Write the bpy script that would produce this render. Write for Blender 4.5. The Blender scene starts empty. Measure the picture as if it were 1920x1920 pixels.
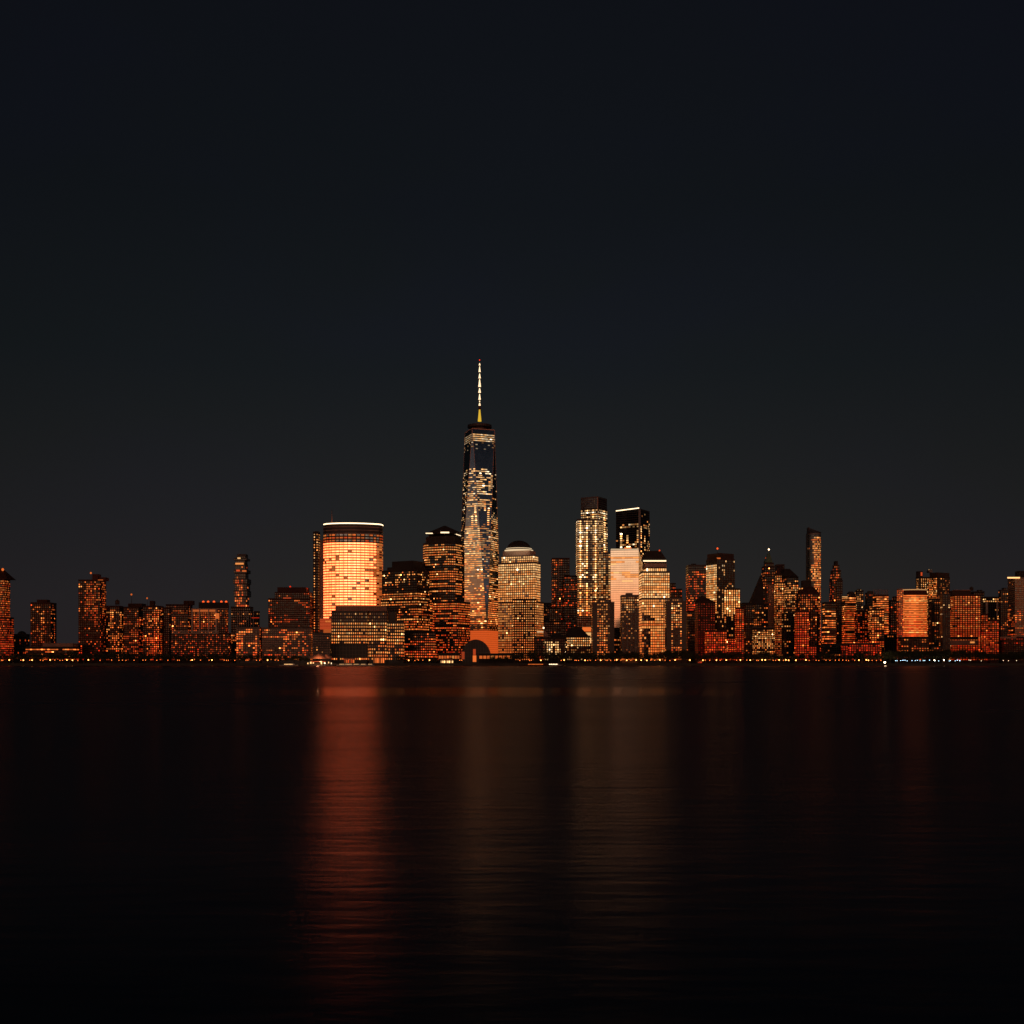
import bpy, math, random
from mathutils import Vector, Matrix
R = math.radians
C = bpy.context.scene
COL = C.collection
F, CZ, HY = 2100.0, 5.0, 1241.0          # focal length in photo pixels, eye height above the river (m), horizon row
SHORE = 1490.0

# ------------------------------------------------------------------ camera, sky, light, exposure
cam_d = bpy.data.cameras.new("camera"); cam = bpy.data.objects.new("camera", cam_d); COL.objects.link(cam)
cam.location = (0, 0, CZ); cam.rotation_euler = (R(90), 0, 0)
cam_d.sensor_width = 36; cam_d.lens = 36 * F / 1920; cam_d.shift_y = (HY - 960) / 1920
cam_d.clip_start = 0.5; cam_d.clip_end = 60000
C.camera = cam

world = bpy.data.worlds.new("World"); C.world = world; world.use_nodes = True
nt = world.node_tree; nt.nodes.clear()
def N(t, **k):
    n = nt.nodes.new(t)
    for a, b in k.items(): setattr(n, a, b)
    return n
def MathN(op, a, b=None, c=None):
    n = N('ShaderNodeMath', operation=op)
    for i, v in enumerate((a, b, c)):
        if v is None: continue
        if isinstance(v, (int, float)): n.inputs[i].default_value = v
        else: nt.links.new(v, n.inputs[i])
    return n.outputs[0]
def ramp(fac, stops, interp='LINEAR'):
    n = N('ShaderNodeValToRGB'); cr = n.color_ramp; cr.interpolation = interp
    while len(cr.elements) > 1: cr.elements.remove(cr.elements[-1])
    cr.elements[0].position = stops[0][0]; cr.elements[0].color = (*stops[0][1], 1)
    for p, c in stops[1:]:
        e = cr.elements.new(p); e.color = (*c, 1)
    nt.links.new(fac, n.inputs[0]); return n.outputs[0]
tc = N('ShaderNodeTexCoord'); sep = N('ShaderNodeSeparateXYZ'); nt.links.new(tc.outputs['Generated'], sep.inputs[0])
elev = MathN('MAXIMUM', sep.outputs[2], 0.0)                      # sine of the elevation
# night sky over the city (east)
e_east = ramp(MathN('MULTIPLY', elev, 1.6), [
    (0.00, (.0205, .0168, .0162)), (0.09, (.0186, .0168, .0164)), (0.20, (.0146, .0148, .0152)),
    (0.40, (.0086, .0107, .0128)), (0.60, (.0064, .0082, .0108)), (0.80, (.0062, .0076, .0112)), (1.0, (.0056, .0068, .0105))])
# last light of the sunset over the river bank behind the camera (west)
e_west = ramp(MathN('MULTIPLY', elev, 3.0), [
    (0.00, (1.00, .09, .012)), (0.06, (1.20, .16, .028)), (0.13, (1.35, .30, .07)), (0.21, (1.30, .62, .24)),
    (0.30, (1.22, .90, .54)), (0.36, (.70, .50, .34)), (0.44, (.16, .17, .19)), (0.75, (.05, .06, .075)), (1.0, (.006, .008, .012))])
west = MathN('MINIMUM', MathN('MAXIMUM', MathN('MULTIPLY_ADD', sep.outputs[1], -1.1, 0.12), 0.0), 1.0)
centre = MathN('POWER', MathN('MAXIMUM', sep.outputs[1], 0.0), 5.0)   # city glow is strongest over the middle of the skyline
cg = MathN('MULTIPLY_ADD', centre, 0.50, 0.52)
mul = N('ShaderNodeMix', data_type='RGBA', blend_type='MULTIPLY'); mul.inputs[0].default_value = 1
nt.links.new(e_east, mul.inputs[6]); nt.links.new(cg, mul.inputs[7])
# thin high haze: faint navy and grey-green patches
mpn = N('ShaderNodeMapping'); mpn.inputs['Scale'].default_value = (1, 1, 2.2); nt.links.new(tc.outputs['Generated'], mpn.inputs[0])
hz = N('ShaderNodeTexNoise'); hz.inputs['Scale'].default_value = 2.6; hz.inputs['Detail'].default_value = 3; hz.inputs['Roughness'].default_value = .45; nt.links.new(mpn.outputs[0], hz.inputs['Vector'])
hc = ramp(hz.outputs[0], [(.38, (.97, 1.0, .98)), (.5, (1.0, 1.0, 1.0)), (.62, (1.0, .98, 1.10))])
mul2 = N('ShaderNodeMix', data_type='RGBA', blend_type='MULTIPLY'); mul2.inputs[0].default_value = 1
nt.links.new(mul.outputs[2], mul2.inputs[6]); nt.links.new(hc, mul2.inputs[7])
mx = N('ShaderNodeMix', data_type='RGBA'); nt.links.new(west, mx.inputs[0])
nt.links.new(mul2.outputs[2], mx.inputs[6]); nt.links.new(e_west, mx.inputs[7])
sky = N('ShaderNodeTexSky', sky_type='NISHITA'); sky.sun_disc = False
sky.sun_elevation = R(-4); sky.sun_rotation = R(180); sky.altitude = 10
bg1 = N('ShaderNodeBackground'); bg1.inputs[1].default_value = 0.0006
bg2 = N('ShaderNodeBackground'); bg2.inputs[1].default_value = 1.0
nt.links.new(sky.outputs[0], bg1.inputs[0]); nt.links.new(mx.outputs[2], bg2.inputs[0])
add = N('ShaderNodeAddShader'); nt.links.new(bg1.outputs[0], add.inputs[0]); nt.links.new(bg2.outputs[0], add.inputs[1])
out = N('ShaderNodeOutputWorld'); nt.links.new(add.outputs[0], out.inputs[0])

sun_d = bpy.data.lights.new("sun", 'SUN'); sun = bpy.data.objects.new("sun", sun_d); COL.objects.link(sun)
sun_d.energy = 0.05; sun_d.angle = R(20); sun_d.color = (1, .5, .28)
sun.rotation_euler = (R(86), 0, R(-8))                              # shines east from the low western horizon
C.view_settings.view_transform = 'Standard'; C.view_settings.look = 'None'
C.view_settings.exposure = 0; C.view_settings.gamma = 1
C.render.engine = 'CYCLES'
C.cycles.use_denoising = True; C.cycles.max_bounces = 5; C.cycles.glossy_bounces = 3; C.cycles.diffuse_bounces = 2
C.cycles.caustics_reflective = True

# ------------------------------------------------------------------ materials
MATS = {}
def mat(name, col=(.2, .2, .2), rough=.8, metal=0, emis=None, es=0, noise=.25, scale=.05, stretch=(1, 1, 1), bump=0):
    if name in MATS: return MATS[name]
    m = bpy.data.materials.new(name); m.use_nodes = True; t = m.node_tree; b = t.nodes['Principled BSDF']
    b.inputs['Base Color'].default_value = (*col, 1); b.inputs['Roughness'].default_value = rough; b.inputs['Metallic'].default_value = metal
    if emis:
        b.inputs['Emission Color'].default_value = (*emis, 1); b.inputs['Emission Strength'].default_value = es
        m.cycles.emission_sampling = 'NONE'
    elif noise:
        tcn = t.nodes.new('ShaderNodeTexCoord'); mp = t.nodes.new('ShaderNodeMapping'); mp.inputs['Scale'].default_value = stretch
        nz = t.nodes.new('ShaderNodeTexNoise'); nz.inputs['Scale'].default_value = scale; nz.inputs['Detail'].default_value = 6
        mr = t.nodes.new('ShaderNodeMapRange'); mr.inputs[1].default_value = .3; mr.inputs[2].default_value = .7
        mr.inputs[3].default_value = 1 - noise; mr.inputs[4].default_value = 1 + noise
        mm = t.nodes.new('ShaderNodeMix'); mm.data_type = 'RGBA'; mm.blend_type = 'MULTIPLY'; mm.inputs[0].default_value = 1
        mm.inputs[6].default_value = (*col, 1)
        L = t.links.new
        L(tcn.outputs['Object'], mp.inputs[0]); L(mp.outputs[0], nz.inputs['Vector']); L(nz.outputs[0], mr.inputs[0])
        L(mr.outputs[0], mm.inputs[7]); L(mm.outputs[2], b.inputs['Base Color'])
    MATS[name] = m; return m
for n_, c_, r_ in (('brick', (.048, .019, .013), .9), ('red_brick', (.08, .024, .016), .9), ('brown_stone', (.055, .034, .028), .85),
                   ('dark_stone', (.022, .018, .018), .8), ('concrete', (.22, .20, .19), .9), ('pale_stone', (.46, .36, .31), .8),
                   ('pink_stone', (.38, .22, .17), .8), ('roof', (.03, .028, .028), .9), ('copper', (.09, .20, .16), .7),
                   ('granite', (.12, .10, .09), .6), ('tan_stone', (.30, .21, .15), .7), ('paving', (.12, .11, .10), .9),
                   ('seawall_stone', (.06, .055, .05), .9), ('bark', (.06, .045, .035), .95), ('soil', (.04, .035, .03), .95),
                   ('hull_white', (.6, .6, .6), .4), ('canvas', (.75, .32, .2), .8)):
    mat(n_, c_, r_)
mat('leaf', (.045, .055, .022), .8, noise=.4, scale=.3)
mat('spandrel_painted_spill', (.1, .05, .03), .3, 0, (1, .20, .04), .36)  # window light spilling over the spandrels, painted in as faint emission
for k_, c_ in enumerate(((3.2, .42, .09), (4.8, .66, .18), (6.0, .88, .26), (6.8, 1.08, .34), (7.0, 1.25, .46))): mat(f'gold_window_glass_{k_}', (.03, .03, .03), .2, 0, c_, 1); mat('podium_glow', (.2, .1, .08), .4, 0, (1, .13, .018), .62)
mat('yellow_glow', (.1, .1, .03), .3, 0, (1, .62, .05), .7)
mat('steel', (.10, .11, .12), .45, .6); mat('dark_metal', (.035, .037, .04), .5, .3)
for n_, k_, r_ in (('glass_black', (.035, .038, .045), .12), ('glass_low', (.10, .09, .09), .12), ('glass_mid', (.22, .22, .24), .12),
                   ('glass_high', (.60, .58, .56), .10)):
    mat(n_, k_, r_, 1, noise=.12, scale=.08)
TONES = [(1, .035, .006), (1, .09, .012), (1, .19, .030), (1, .33, .075), (1, .52, .19), (1, .72, .42), (1, .88, .70), (.55, .85, 1)]
LEVELS = [.05, .10, .18, .26, .38, .55, .8, 1.15, 1.7, 2.6, 4.0, 7.5, 12.0]
TN = ['crimson', 'ember', 'orange', 'amber', 'honey', 'cream', 'white', 'bluish']
def lit(tone, br):
    t = 7 if tone == 7 else max(0, min(5, int(round(tone))))
    l = min(range(len(LEVELS)), key=lambda i: abs(math.log(LEVELS[i] / max(br, .01))))
    n = f"lit_{TN[t]}_{l}"
    return mat(n, (.03, .03, .03), .2, 0, TONES[t], LEVELS[l]).name

# ------------------------------------------------------------------ mesh helpers
class MB:
    def __init__(s): s.v = []; s.f = []; s.m = []; s.mats = []
    def mi(s, m):
        if m not in s.mats: s.mats.append(m)
        return s.mats.index(m)
    def face(s, pts, m):
        b = len(s.v); s.v += [tuple(p) for p in pts]; s.f.append(tuple(range(b, b + len(pts)))); s.m.append(s.mi(m))
    def prism(s, poly, z0, z1, m, top=None, mtop=None):
        """poly: ccw from above; top: optional polygon of the upper face"""
        top = top or poly; n = len(poly); b = len(s.v)
        s.v += [(x, y, z0) for x, y in poly] + [(x, y, z1) for x, y in top]
        for i in range(n):
            j = (i + 1) % n; s.f.append((b + i, b + j, b + n + j, b + n + i)); s.m.append(s.mi(m))
        s.f.append(tuple(b + n + i for i in range(n))); s.m.append(s.mi(mtop or m))
        s.f.append(tuple(b + n - 1 - i for i in range(n))); s.m.append(s.mi(m))
    def box(s, x0, x1, y0, y1, z0, z1, m, mtop=None): s.prism([(x0, y0), (x1, y0), (x1, y1), (x0, y1)], z0, z1, m, mtop=mtop)
    def lathe(s, cx, cy, prof, m, n=16):
        b = len(s.v); k = len(prof)
        for r, z in prof:
            for i in range(n): a = 2 * math.pi * i / n; s.v.append((cx + r * math.cos(a), cy + r * math.sin(a), z))
        for q in range(k - 1):
            for i in range(n):
                j = (i + 1) % n; s.f.append((b + q * n + i, b + q * n + j, b + (q + 1) * n + j, b + (q + 1) * n + i)); s.m.append(s.mi(m))
        s.f.append(tuple(b + (k - 1) * n + i for i in range(n))); s.m.append(s.mi(m))
        s.f.append(tuple(b + n - 1 - i for i in range(n))); s.m.append(s.mi(m))
    def bar(s, p, q, r0, r1, m, n=6):
        p = Vector(p); q = Vector(q); d = (q - p).normalized(); a = d.orthogonal().normalized(); c = d.cross(a); b = len(s.v)
        for o, r in ((p, r0), (q, r1)):
            for i in range(n): t = 2 * math.pi * i / n; s.v.append(tuple(o + (a * math.cos(t) + c * math.sin(t)) * r))
        for i in range(n): j = (i + 1) % n; s.f.append((b + i, b + j, b + n + j, b + n + i)); s.m.append(s.mi(m))
        s.f.append(tuple(b + n + i for i in range(n))); s.m.append(s.mi(m)); s.f.append(tuple(b + n - 1 - i for i in range(n))); s.m.append(s.mi(m))
    def mesh(s, name, org=(0, 0, 0)):
        me = bpy.data.meshes.new(name); ox, oy, oz = org
        me.from_pydata([(x - ox, y - oy, z - oz) for x, y, z in s.v], [], s.f)
        for m in s.mats: me.materials.append(MATS[m])
        me.polygons.foreach_set('material_index', s.m); me.update(); return me
    def build(s, name, parent=None):
        if not s.f: return None
        org = tuple(parent['_o']) if parent is not None else (0, 0, 0)
        o = bpy.data.objects.new(name, s.mesh(name, org)); COL.objects.link(o)
        if parent is not None: o.parent = parent
        return o
def thing(name, label, cat, loc, group=None):
    o = bpy.data.objects.new(name, None); COL.objects.link(o); o.location = loc; o.empty_display_size = 1
    o['label'] = label; o['category'] = cat; o['_o'] = loc
    if group: o['group'] = group
    return o
def X(px, Y): return (px - 960) / F * Y
def Z(py, Y): return CZ + (HY - py) / F * Y
GZ = 3.0                                                            # level of the land

def rect(x0, x1, Y, D):
    """footprint of a block whose silhouette runs from px x0 to x1, front at Y; its side recedes inside that silhouette"""
    a, b = x0, x1; lim = .22 * (x1 - x0)
    if x1 < 960:
        D = min(D, lim / max(960 - x1, 1) * Y); b = 960 + (x1 - 960) * (Y + D) / Y
    if x0 > 960:
        D = min(D, lim / max(x0 - 960, 1) * Y); a = 960 + (x0 - 960) * (Y + D) / Y
    D = max(D, 8)
    return [(X(a, Y), Y), (X(b, Y), Y), (X(b, Y), Y + D), (X(a, Y), Y + D)]
def corner(x0, xe, x1, Y, th=25):
    """rectangular footprint with its nearest corner at px xe; faces run to px x0 and px x1"""
    c, s = math.cos(R(th)), math.sin(R(th)); cx = X(xe, Y); k0 = (x0 - 960) / F; k1 = (x1 - 960) / F
    a = (cx - k0 * Y) / (c + k0 * s); b = (k1 * Y - cx) / (s - k1 * c)
    P = (cx, Y); L = (cx - a * c, Y + a * s); Rr = (cx + b * s, Y + b * c)
    return [L, P, Rr, (L[0] + Rr[0] - P[0], L[1] + Rr[1] - P[1])]
def chamfer(poly, c):
    o = []
    n = len(poly)
    for i in range(n):
        p = Vector(poly[i]); a = Vector(poly[i - 1]); b = Vector(poly[(i + 1) % n])
        o.append(tuple(p + (a - p).normalized() * c)); o.append(tuple(p + (b - p).normalized() * c))
    return o
def inset(poly, d):
    cx = sum(p[0] for p in poly) / len(poly); cy = sum(p[1] for p in poly) / len(poly)
    r = sum(math.hypot(p[0] - cx, p[1] - cy) for p in poly) / len(poly); k = 1 - d / r
    return [(cx + (x - cx) * k, cy + (y - cy) * k) for x, y in poly]
def arc(xc, yc, r, a0, a1, n): return [(xc + r * math.cos(R(a0 + (a1 - a0) * i / n)), yc + r * math.sin(R(a0 + (a1 - a0) * i / n))) for i in range(n + 1)]

# ------------------------------------------------------------------ facades
ST = dict(f=4.5, b=3.5, wf=.55, hf=.5, p=.5, fc=.3, run=.3, dt=0, br=.45, sp=.55, wall='brown_stone', glass='glass_low', tilt=.6, hot=.025, tj=.32)
def style(**k): d = dict(ST); d.update(k); return d
class Facade:
    """collects the windows of one building and files them as parts"""
    def __init__(s, root, st, seed): s.root = root; s.rng = random.Random(seed); s.W = []; s.st = st; s.fl = {}; s.frames = {}
    def face(s, bl, br, tr, tl, Y, st=None, fid=0, off=.15):
        st = st or s.st; rng = s.rng; m = Y / F
        bl, br, tr, tl = map(Vector, (bl, br, tr, tl))
        Hh = ((tl - bl).length + (tr - br).length) / 2; nf = max(1, int(round(Hh / (st['f'] * m))))
        n = (br - bl).cross(tl - bl) if (br - bl).length > .1 else (tr - tl).cross(tl - bl)
        if n.length == 0: n = (tr - tl).cross(tr - br)
        n.normalize()
        cen = (bl + br + tr + tl) / 4
        if n.dot(-cen) < 0: return
        wmax = max((br - bl).length, (tr - tl).length); nbm = max(1, int(round(wmax / (st['b'] * m))))
        vtx = (1 - st['hf']) / 2 / nf
        for i in range(nf):
            v0 = i / nf + vtx; v1 = (i + 1) / nf - vtx; vm = (v0 + v1) / 2
            l0 = bl.lerp(tl, v0); r0 = br.lerp(tr, v0); l1 = bl.lerp(tl, v1); r1 = br.lerp(tr, v1)
            wid = (r0 - l0).length; nb = max(1, int(round(nbm * wid / wmax)))
            zc = (l0.z + l1.z) / 2; key = round(zc / (st['f'] * m))
            if key not in s.fl: s.fl[key] = (rng.random(), rng.gauss(0, .5), rng.random())
            fr = s.fl[key]; pf = st['p'] * (.82 if st['p'] < .6 else 1) + st['fc'] * (fr[0] * 2 - 1); on = rng.random() < pf
            py = HY - (zc - CZ) * F / Y
            tbase = (.85 + (1235 - py) / 88 if py > 1080 else 2.6 + (1080 - py) / 170) + st['dt'] + fr[1] * .5  # redder low, paler high: sunset reflection put into the windows' emission colour
            gap = (1 - st['wf']) / 2 / nb
            s.frames.setdefault(key, []).append(([l0 + n * .07, r0 + n * .07, r1 + n * .07, l1 + n * .07], st['wall']))
            for j in range(nb):
                if rng.random() > st['run']: on = rng.random() < pf
                u0 = j / nb + gap; u1 = (j + 1) / nb - gap; um = (u0 + u1) / 2; o = on; bm = 1
                if st.get('fn'):
                    r_ = st['fn'](um, vm, i, j, fid, rng, py)
                    if r_ is False: continue
                    if r_ is not None: o, bm = r_
                t = tbase + rng.gauss(0, st['tj']); b = st['br'] * 1.2 * bm * math.exp(rng.gauss(0, st['sp'])) * (1 + .25 * fr[1])
                if rng.random() < st['hot']: b *= 4; t += 1
                mt = (f"gold_window_glass_{max(0, min(4, int(round(2.3 + 3.2 * math.log(bm) + rng.gauss(0, .5)))))}" if st.get('gold') and bm > .4 else lit(t, b)) if o else st['glass']
                pts = [l0.lerp(r0, u0), l0.lerp(r0, u1), l1.lerp(r1, u1), l1.lerp(r1, u0)]
                if not o:
                    hh = (pts[3] - pts[0]).length; q = math.tan(R(rng.gauss(0, st['tilt']))) * hh; ww = math.tan(R(rng.gauss(0, st['tilt']))) * (pts[1] - pts[0]).length
                    offs = (off + max(0, -q) + max(0, -ww), off + max(0, -q) + max(0, ww), off + max(0, q) + max(0, ww), off + max(0, q) + max(0, -ww))
                else: offs = (off,) * 4
                s.W.append((key, [p + n * d for p, d in zip(pts, offs)], mt))
    def around(s, poly, z0, z1, Y, st=None, top=None, off=.15):
        top = top or poly; n = len(poly)
        for i in range(n):
            j = (i + 1) % n; (ax, ay), (bx, by) = poly[i], poly[j]; (cx, cy), (dx, dy) = top[j], top[i]
            if math.hypot(bx - ax, by - ay) < 1.5 and math.hypot(cx - dx, cy - dy) < 1.5: continue
            s.face((ax, ay, z0), (bx, by, z0), (cx, cy, z1), (dx, dy, z1), Y, st, i, off)
    def flush(s, mode='auto'):
        W = s.W; st = s.st
        if not W: return
        if mode == 'auto': mode = 'each' if (len(W) <= 330 or (st['b'] >= 3.6 and len(W) <= 600)) else 'band'
        if mode == 'each':
            W.sort(key=lambda w: (-(0 if w[2].startswith('glass') else 1), w[1][0].y))
            for k, pts, m in W[:100]:
                b = MB(); c = pts[0]; b.face([p - c for p in pts], m); me = b.mesh('window')
                o = bpy.data.objects.new('window', me); COL.objects.link(o); o.parent = s.root
                o.location = c - Vector(s.root['_o'])
            if len(W) > 100:
                b = MB()
                for k, pts, m in W[100:]: b.face(pts, m)
                o = b.build('further_windows', s.root); o['kind'] = 'stuff'
        else:
            fl = {}
            for k, pts, m in W: fl.setdefault(k, MB()).face(pts, m)
            for k in sorted(fl)[:100]:
                for pts, m in s.frames.get(k, ()): fl[k].face(pts, m)
                fl[k].build('window_band', s.root)
            rest = sorted(fl)[100:]
            if rest:
                b = MB()
                for k in rest:
                    for f in fl[k].f: b.face([fl[k].v[i] for i in f], fl[k].mats[fl[k].m[fl[k].f.index(f)]])
                b.build('further_windows', s.root)['kind'] = 'stuff'

BUILT = []                                                          # (px0, px1, Y, phrase) for lamp and tree labels
SEED = [7]
def building(name, label, Y, tiers, st, extras=(), D=28, cat='building', phrase=None, mode='auto', th=25):
    """tiers: dicts/tuples (x0, x1, ytop[, ybottom][, dict]) in photo pixels measured at distance Y"""
    SEED[0] += 1
    xs = [t[0] for t in tiers] + [t[1] for t in tiers]; xa, xb = min(xs), max(xs); cx = X((xa + xb) / 2, Y)
    root = thing(name, label, cat, (cx, Y + 10, GZ)); fa = Facade(root, st, SEED[0]); body = MB()
    for k, t in enumerate(tiers):
        o = t[-1] if isinstance(t[-1], dict) else {}
        nums = [q for q in t if not isinstance(q, dict)]
        x0, x1, yt = nums[:3]; zt = Z(yt, Y); zb = Z(nums[3], Y) if len(nums) > 3 else GZ
        dy = o.get('dy', k * .4); Yk = Y + dy
        poly = corner(x0, o['xe'], x1, Yk, o.get('th', th)) if 'xe' in o else rect(x0, x1, Yk, o.get('D', D))
        if 'ch' in o: poly = chamfer(poly, o['ch'])
        s2 = dict(st); s2.update(o.get('st', {}))
        top = None
        body.prism(poly, zb, zt, s2['wall'], mtop='roof')
        if not o.get('blank'):
            wb = Z(o['wb'], Y) if 'wb' in o else max(zb, GZ + 4); wt = Z(o['wt'], Y) if 'wt' in o else zt - .35 * st['f'] * Y / F
            if wt - wb > 2: fa.around(poly, wb, wt, Y, s2)
        # a parapet, a hair proud of the walls
        if o.get('parapet', 1) and zt - zb > 12:
            h = 1.1
            o_ = inset(poly, -.25)
            body.prism(o_, zt - .5, zt + h, s2['wall'], mtop='roof')
    body.build('wall', root)
    for e in extras: extra(root, Y, e)
    fa.flush(mode)
    BUILT.append((xa, xb, Y, phrase or label))
    return root
def extra(root, Y, e):
    k = e[0]; b = MB()
    if k == 'box':      # name, x0,x1,yt,yb,mat,dy,D
        _, nm, x0, x1, yt, yb, m = e[:7]; dy = e[7] if len(e) > 7 else 4; D = e[8] if len(e) > 8 else 12
        b.box(X(x0, Y), X(x1, Y), Y + dy, Y + dy + D, Z(yb, Y), Z(yt, Y), m); return b.build(nm, root)
    if k == 'band':     # proud strip on the front: name,x0,x1,yt,yb,mat
        _, nm, x0, x1, yt, yb, m = e[:7]; d = e[7] if len(e) > 7 else .5
        b.box(X(x0, Y), X(x1, Y), Y - d, Y + .3, Z(yb, Y), Z(yt, Y), m); return b.build(nm, root)
    if k == 'mast':     # x, ytop, ybot, radius
        _, x, yt, yb, r = e[:5]; y = Y + (e[5] if len(e) > 5 else 10); b.bar((X(x, Y), y, Z(yb, Y)), (X(x, Y), y, Z(yt, Y)), r, r * .4, 'dark_metal'); return b.build('mast', root)
    if k == 'beacon':   # x,y,tone,level,r
        _, x, y, t, l, r = e; dy = 0
        b.lathe(X(x, Y), Y + 9, [(r * .5, Z(y, Y) - r), (r, Z(y, Y) - .3 * r), (r, Z(y, Y) + .3 * r), (r * .5, Z(y, Y) + r)], lit(t, l), 8); return b.build('beacon', root)
    if k == 'pyr':      # x0,x1,xapex,ytop,ybot,mat,D
        _, x0, x1, xa, yt, yb, m, D = e
        x0, x1, xa = X(x0, Y), X(x1, Y), X(xa, Y); q = 1.2
        b.prism([(x0, Y + .6), (x1, Y + .6), (x1, Y + D), (x0, Y + D)], Z(yb, Y) + .6, Z(yt, Y), m,
                top=[(xa - q, Y + D / 2 - q), (xa + q, Y + D / 2 - q), (xa + q, Y + D / 2 + q), (xa - q, Y + D / 2 + q)]); return b.build('roof', root)
    if k == 'mansard':  # x0,x1,tx0,tx1,ytop,ybot,mat,D
        _, x0, x1, a, c, yt, yb, m, D = e; x0, x1, a, c = (X(v, Y) for v in (x0, x1, a, c))
        b.prism([(x0, Y + .6), (x1, Y + .6), (x1, Y + D), (x0, Y + D)], Z(yb, Y) + .6, Z(yt, Y), m,
                top=[(a, Y + 5), (c, Y + 5), (c, Y + D - 5), (a, Y + D - 5)]); return b.build('roof', root)
    if k == 'dome':     # xc, rx px, ytop, ybot, mat
        _, xc, rx, yt, yb, m = e; r = rx * Y / F; z0 = Z(yb, Y); h = Z(yt, Y) - z0
        b.lathe(X(xc, Y), Y + r + 1, [(r * math.cos(R(a)) + .01, z0 + h * math.sin(R(a))) for a in range(0, 91, 10)], m, 28); return b.build('dome', root)
    if k == 'tank':     # water tank: xc, w px, ytop, ybot
        _, xc, w, yt, yb = e; r = w / 2 * Y / F; z0, z1 = Z(yb, Y), Z(yt, Y); h = z1 - z0; x = X(xc, Y); y = Y + 10
        for sx, sy in ((-1, -1), (1, -1), (1, 1), (-1, 1)): b.bar((x + sx * r * .6, y + sy * r * .6, z0), (x + sx * r * .6, y + sy * r * .6, z0 + h * .35), .25, .25, 'dark_metal', 5)
        b.lathe(x, y, [(r, z0 + h * .3), (r, z0 + h * .8), (.2, z1)], 'bark', 12); return b.build('water_tank', root)
    if k == 'lights':   # row of lamps on a roof edge: xs, y, tone, level, r
        for x in e[1]: extra(root, Y, ('beacon', x, e[2], e[3], e[4], e[5]))

# ------------------------------------------------------------------ setting: river, land, esplanade
def structure(o, kind='structure'): o['kind'] = kind; return o
m = bpy.data.materials.new('river_water'); m.use_nodes = True; MATS['river_water'] = m; t = m.node_tree; t.nodes.clear(); L = t.links.new
def n2(ty, **k):
    n = t.nodes.new(ty)
    for a, b in k.items(): setattr(n, a, b)
    return n
gl = n2('ShaderNodeBsdfAnisotropic', distribution='GGX'); gl.inputs['Color'].default_value = (.60, .50, .50, 1)
df = n2('ShaderNodeBsdfDiffuse'); df.inputs[0].default_value = (.002, .020, .040, 1)
fr = n2('ShaderNodeFresnel'); fr.inputs[0].default_value = 1.33
mixs = n2('ShaderNodeMixShader'); outp = n2('ShaderNodeOutputMaterial')
geo = n2('ShaderNodeNewGeometry'); sp = n2('ShaderNodeSeparateXYZ'); L(geo.outputs['Position'], sp.inputs[0])
def noise(scale, sx, sy, det=4):
    mp = n2('ShaderNodeMapping'); mp.inputs['Scale'].default_value = (sx, sy, 1); L(geo.outputs['Position'], mp.inputs[0])
    nz = n2('ShaderNodeTexNoise'); nz.inputs['Scale'].default_value = scale; nz.inputs['Detail'].default_value = det; L(mp.outputs[0], nz.inputs['Vector']); return nz.outputs[0]
b1 = n2('ShaderNodeBump'); b1.inputs['Strength'].default_value = 1; b1.inputs['Distance'].default_value = .036; L(noise(1, .35, 1.3, 4), b1.inputs['Height'])
b2 = n2('ShaderNodeBump'); b2.inputs['Strength'].default_value = 1; b2.inputs['Distance'].default_value = .09; L(noise(1, .06, .14, 4), b2.inputs['Height']); L(b2.outputs[0], b1.inputs['Normal'])
def mth(op, a, b=0, c=0):
    n = n2('ShaderNodeMath', operation=op)
    for i, v in enumerate((a, b, c)):
        if isinstance(v, (int, float)): n.inputs[i].default_value = v
        else: L(v, n.inputs[i])
    return n.outputs[0]
# calm slicks: one across mid river, one along the far bank
yw = mth('MULTIPLY_ADD', noise(1, .006, .02, 2), 26, sp.outputs[1])
def slick(c, w): return mth('MAXIMUM', mth('SUBTRACT', 1, mth('MULTIPLY', mth('ABSOLUTE', mth('SUBTRACT', yw, c)), 1 / w)), 0)
xw = mth('MULTIPLY_ADD', noise(1, .03, .05, 2), 20, sp.outputs[0])
xf = mth('MAXIMUM', mth('SUBTRACT', 1, mth('POWER', mth('ABSOLUTE', mth('MULTIPLY_ADD', xw, 1 / 48, -.1)), 2)), 0)
sl = mth('MINIMUM', mth('ADD', mth('MULTIPLY', mth('MULTIPLY', slick(205, 42), xf), 1.3), mth('MULTIPLY', slick(1350, 240), 1.2)), 1)
ro = mth('MULTIPLY_ADD', sl, -.13, .262)
patch = mth('MULTIPLY_ADD', noise(1, .012, .05, 3), .08, ro)
L(mth('SUBTRACT', patch, .04), gl.inputs['Roughness'])
L(b1.outputs[0], gl.inputs['Normal']); L(b2.outputs[0], fr.inputs['Normal'])
L(mth('MINIMUM', fr.outputs[0], .36), mixs.inputs[0]); L(df.outputs[0], mixs.inputs[1]); L(gl.outputs[0], mixs.inputs[2]); L(mixs.outputs[0], outp.inputs[0])
b = MB(); b.face([(-9000, -300, 0), (9000, -300, 0), (9000, SHORE + 2, 0), (-9000, SHORE + 2, 0)], 'river_water'); structure(b.build('river_water'))
b = MB(); b.face([(-22000, SHORE + 1, GZ), (22000, SHORE + 1, GZ), (22000, 24000, GZ), (-22000, 24000, GZ)], 'soil'); structure(b.build('ground'))
b = MB(); b.box(-9000, 9000, SHORE - 2, SHORE + 1, -3, GZ + .15, 'seawall_stone'); structure(b.build('quay_wall'))
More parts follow.
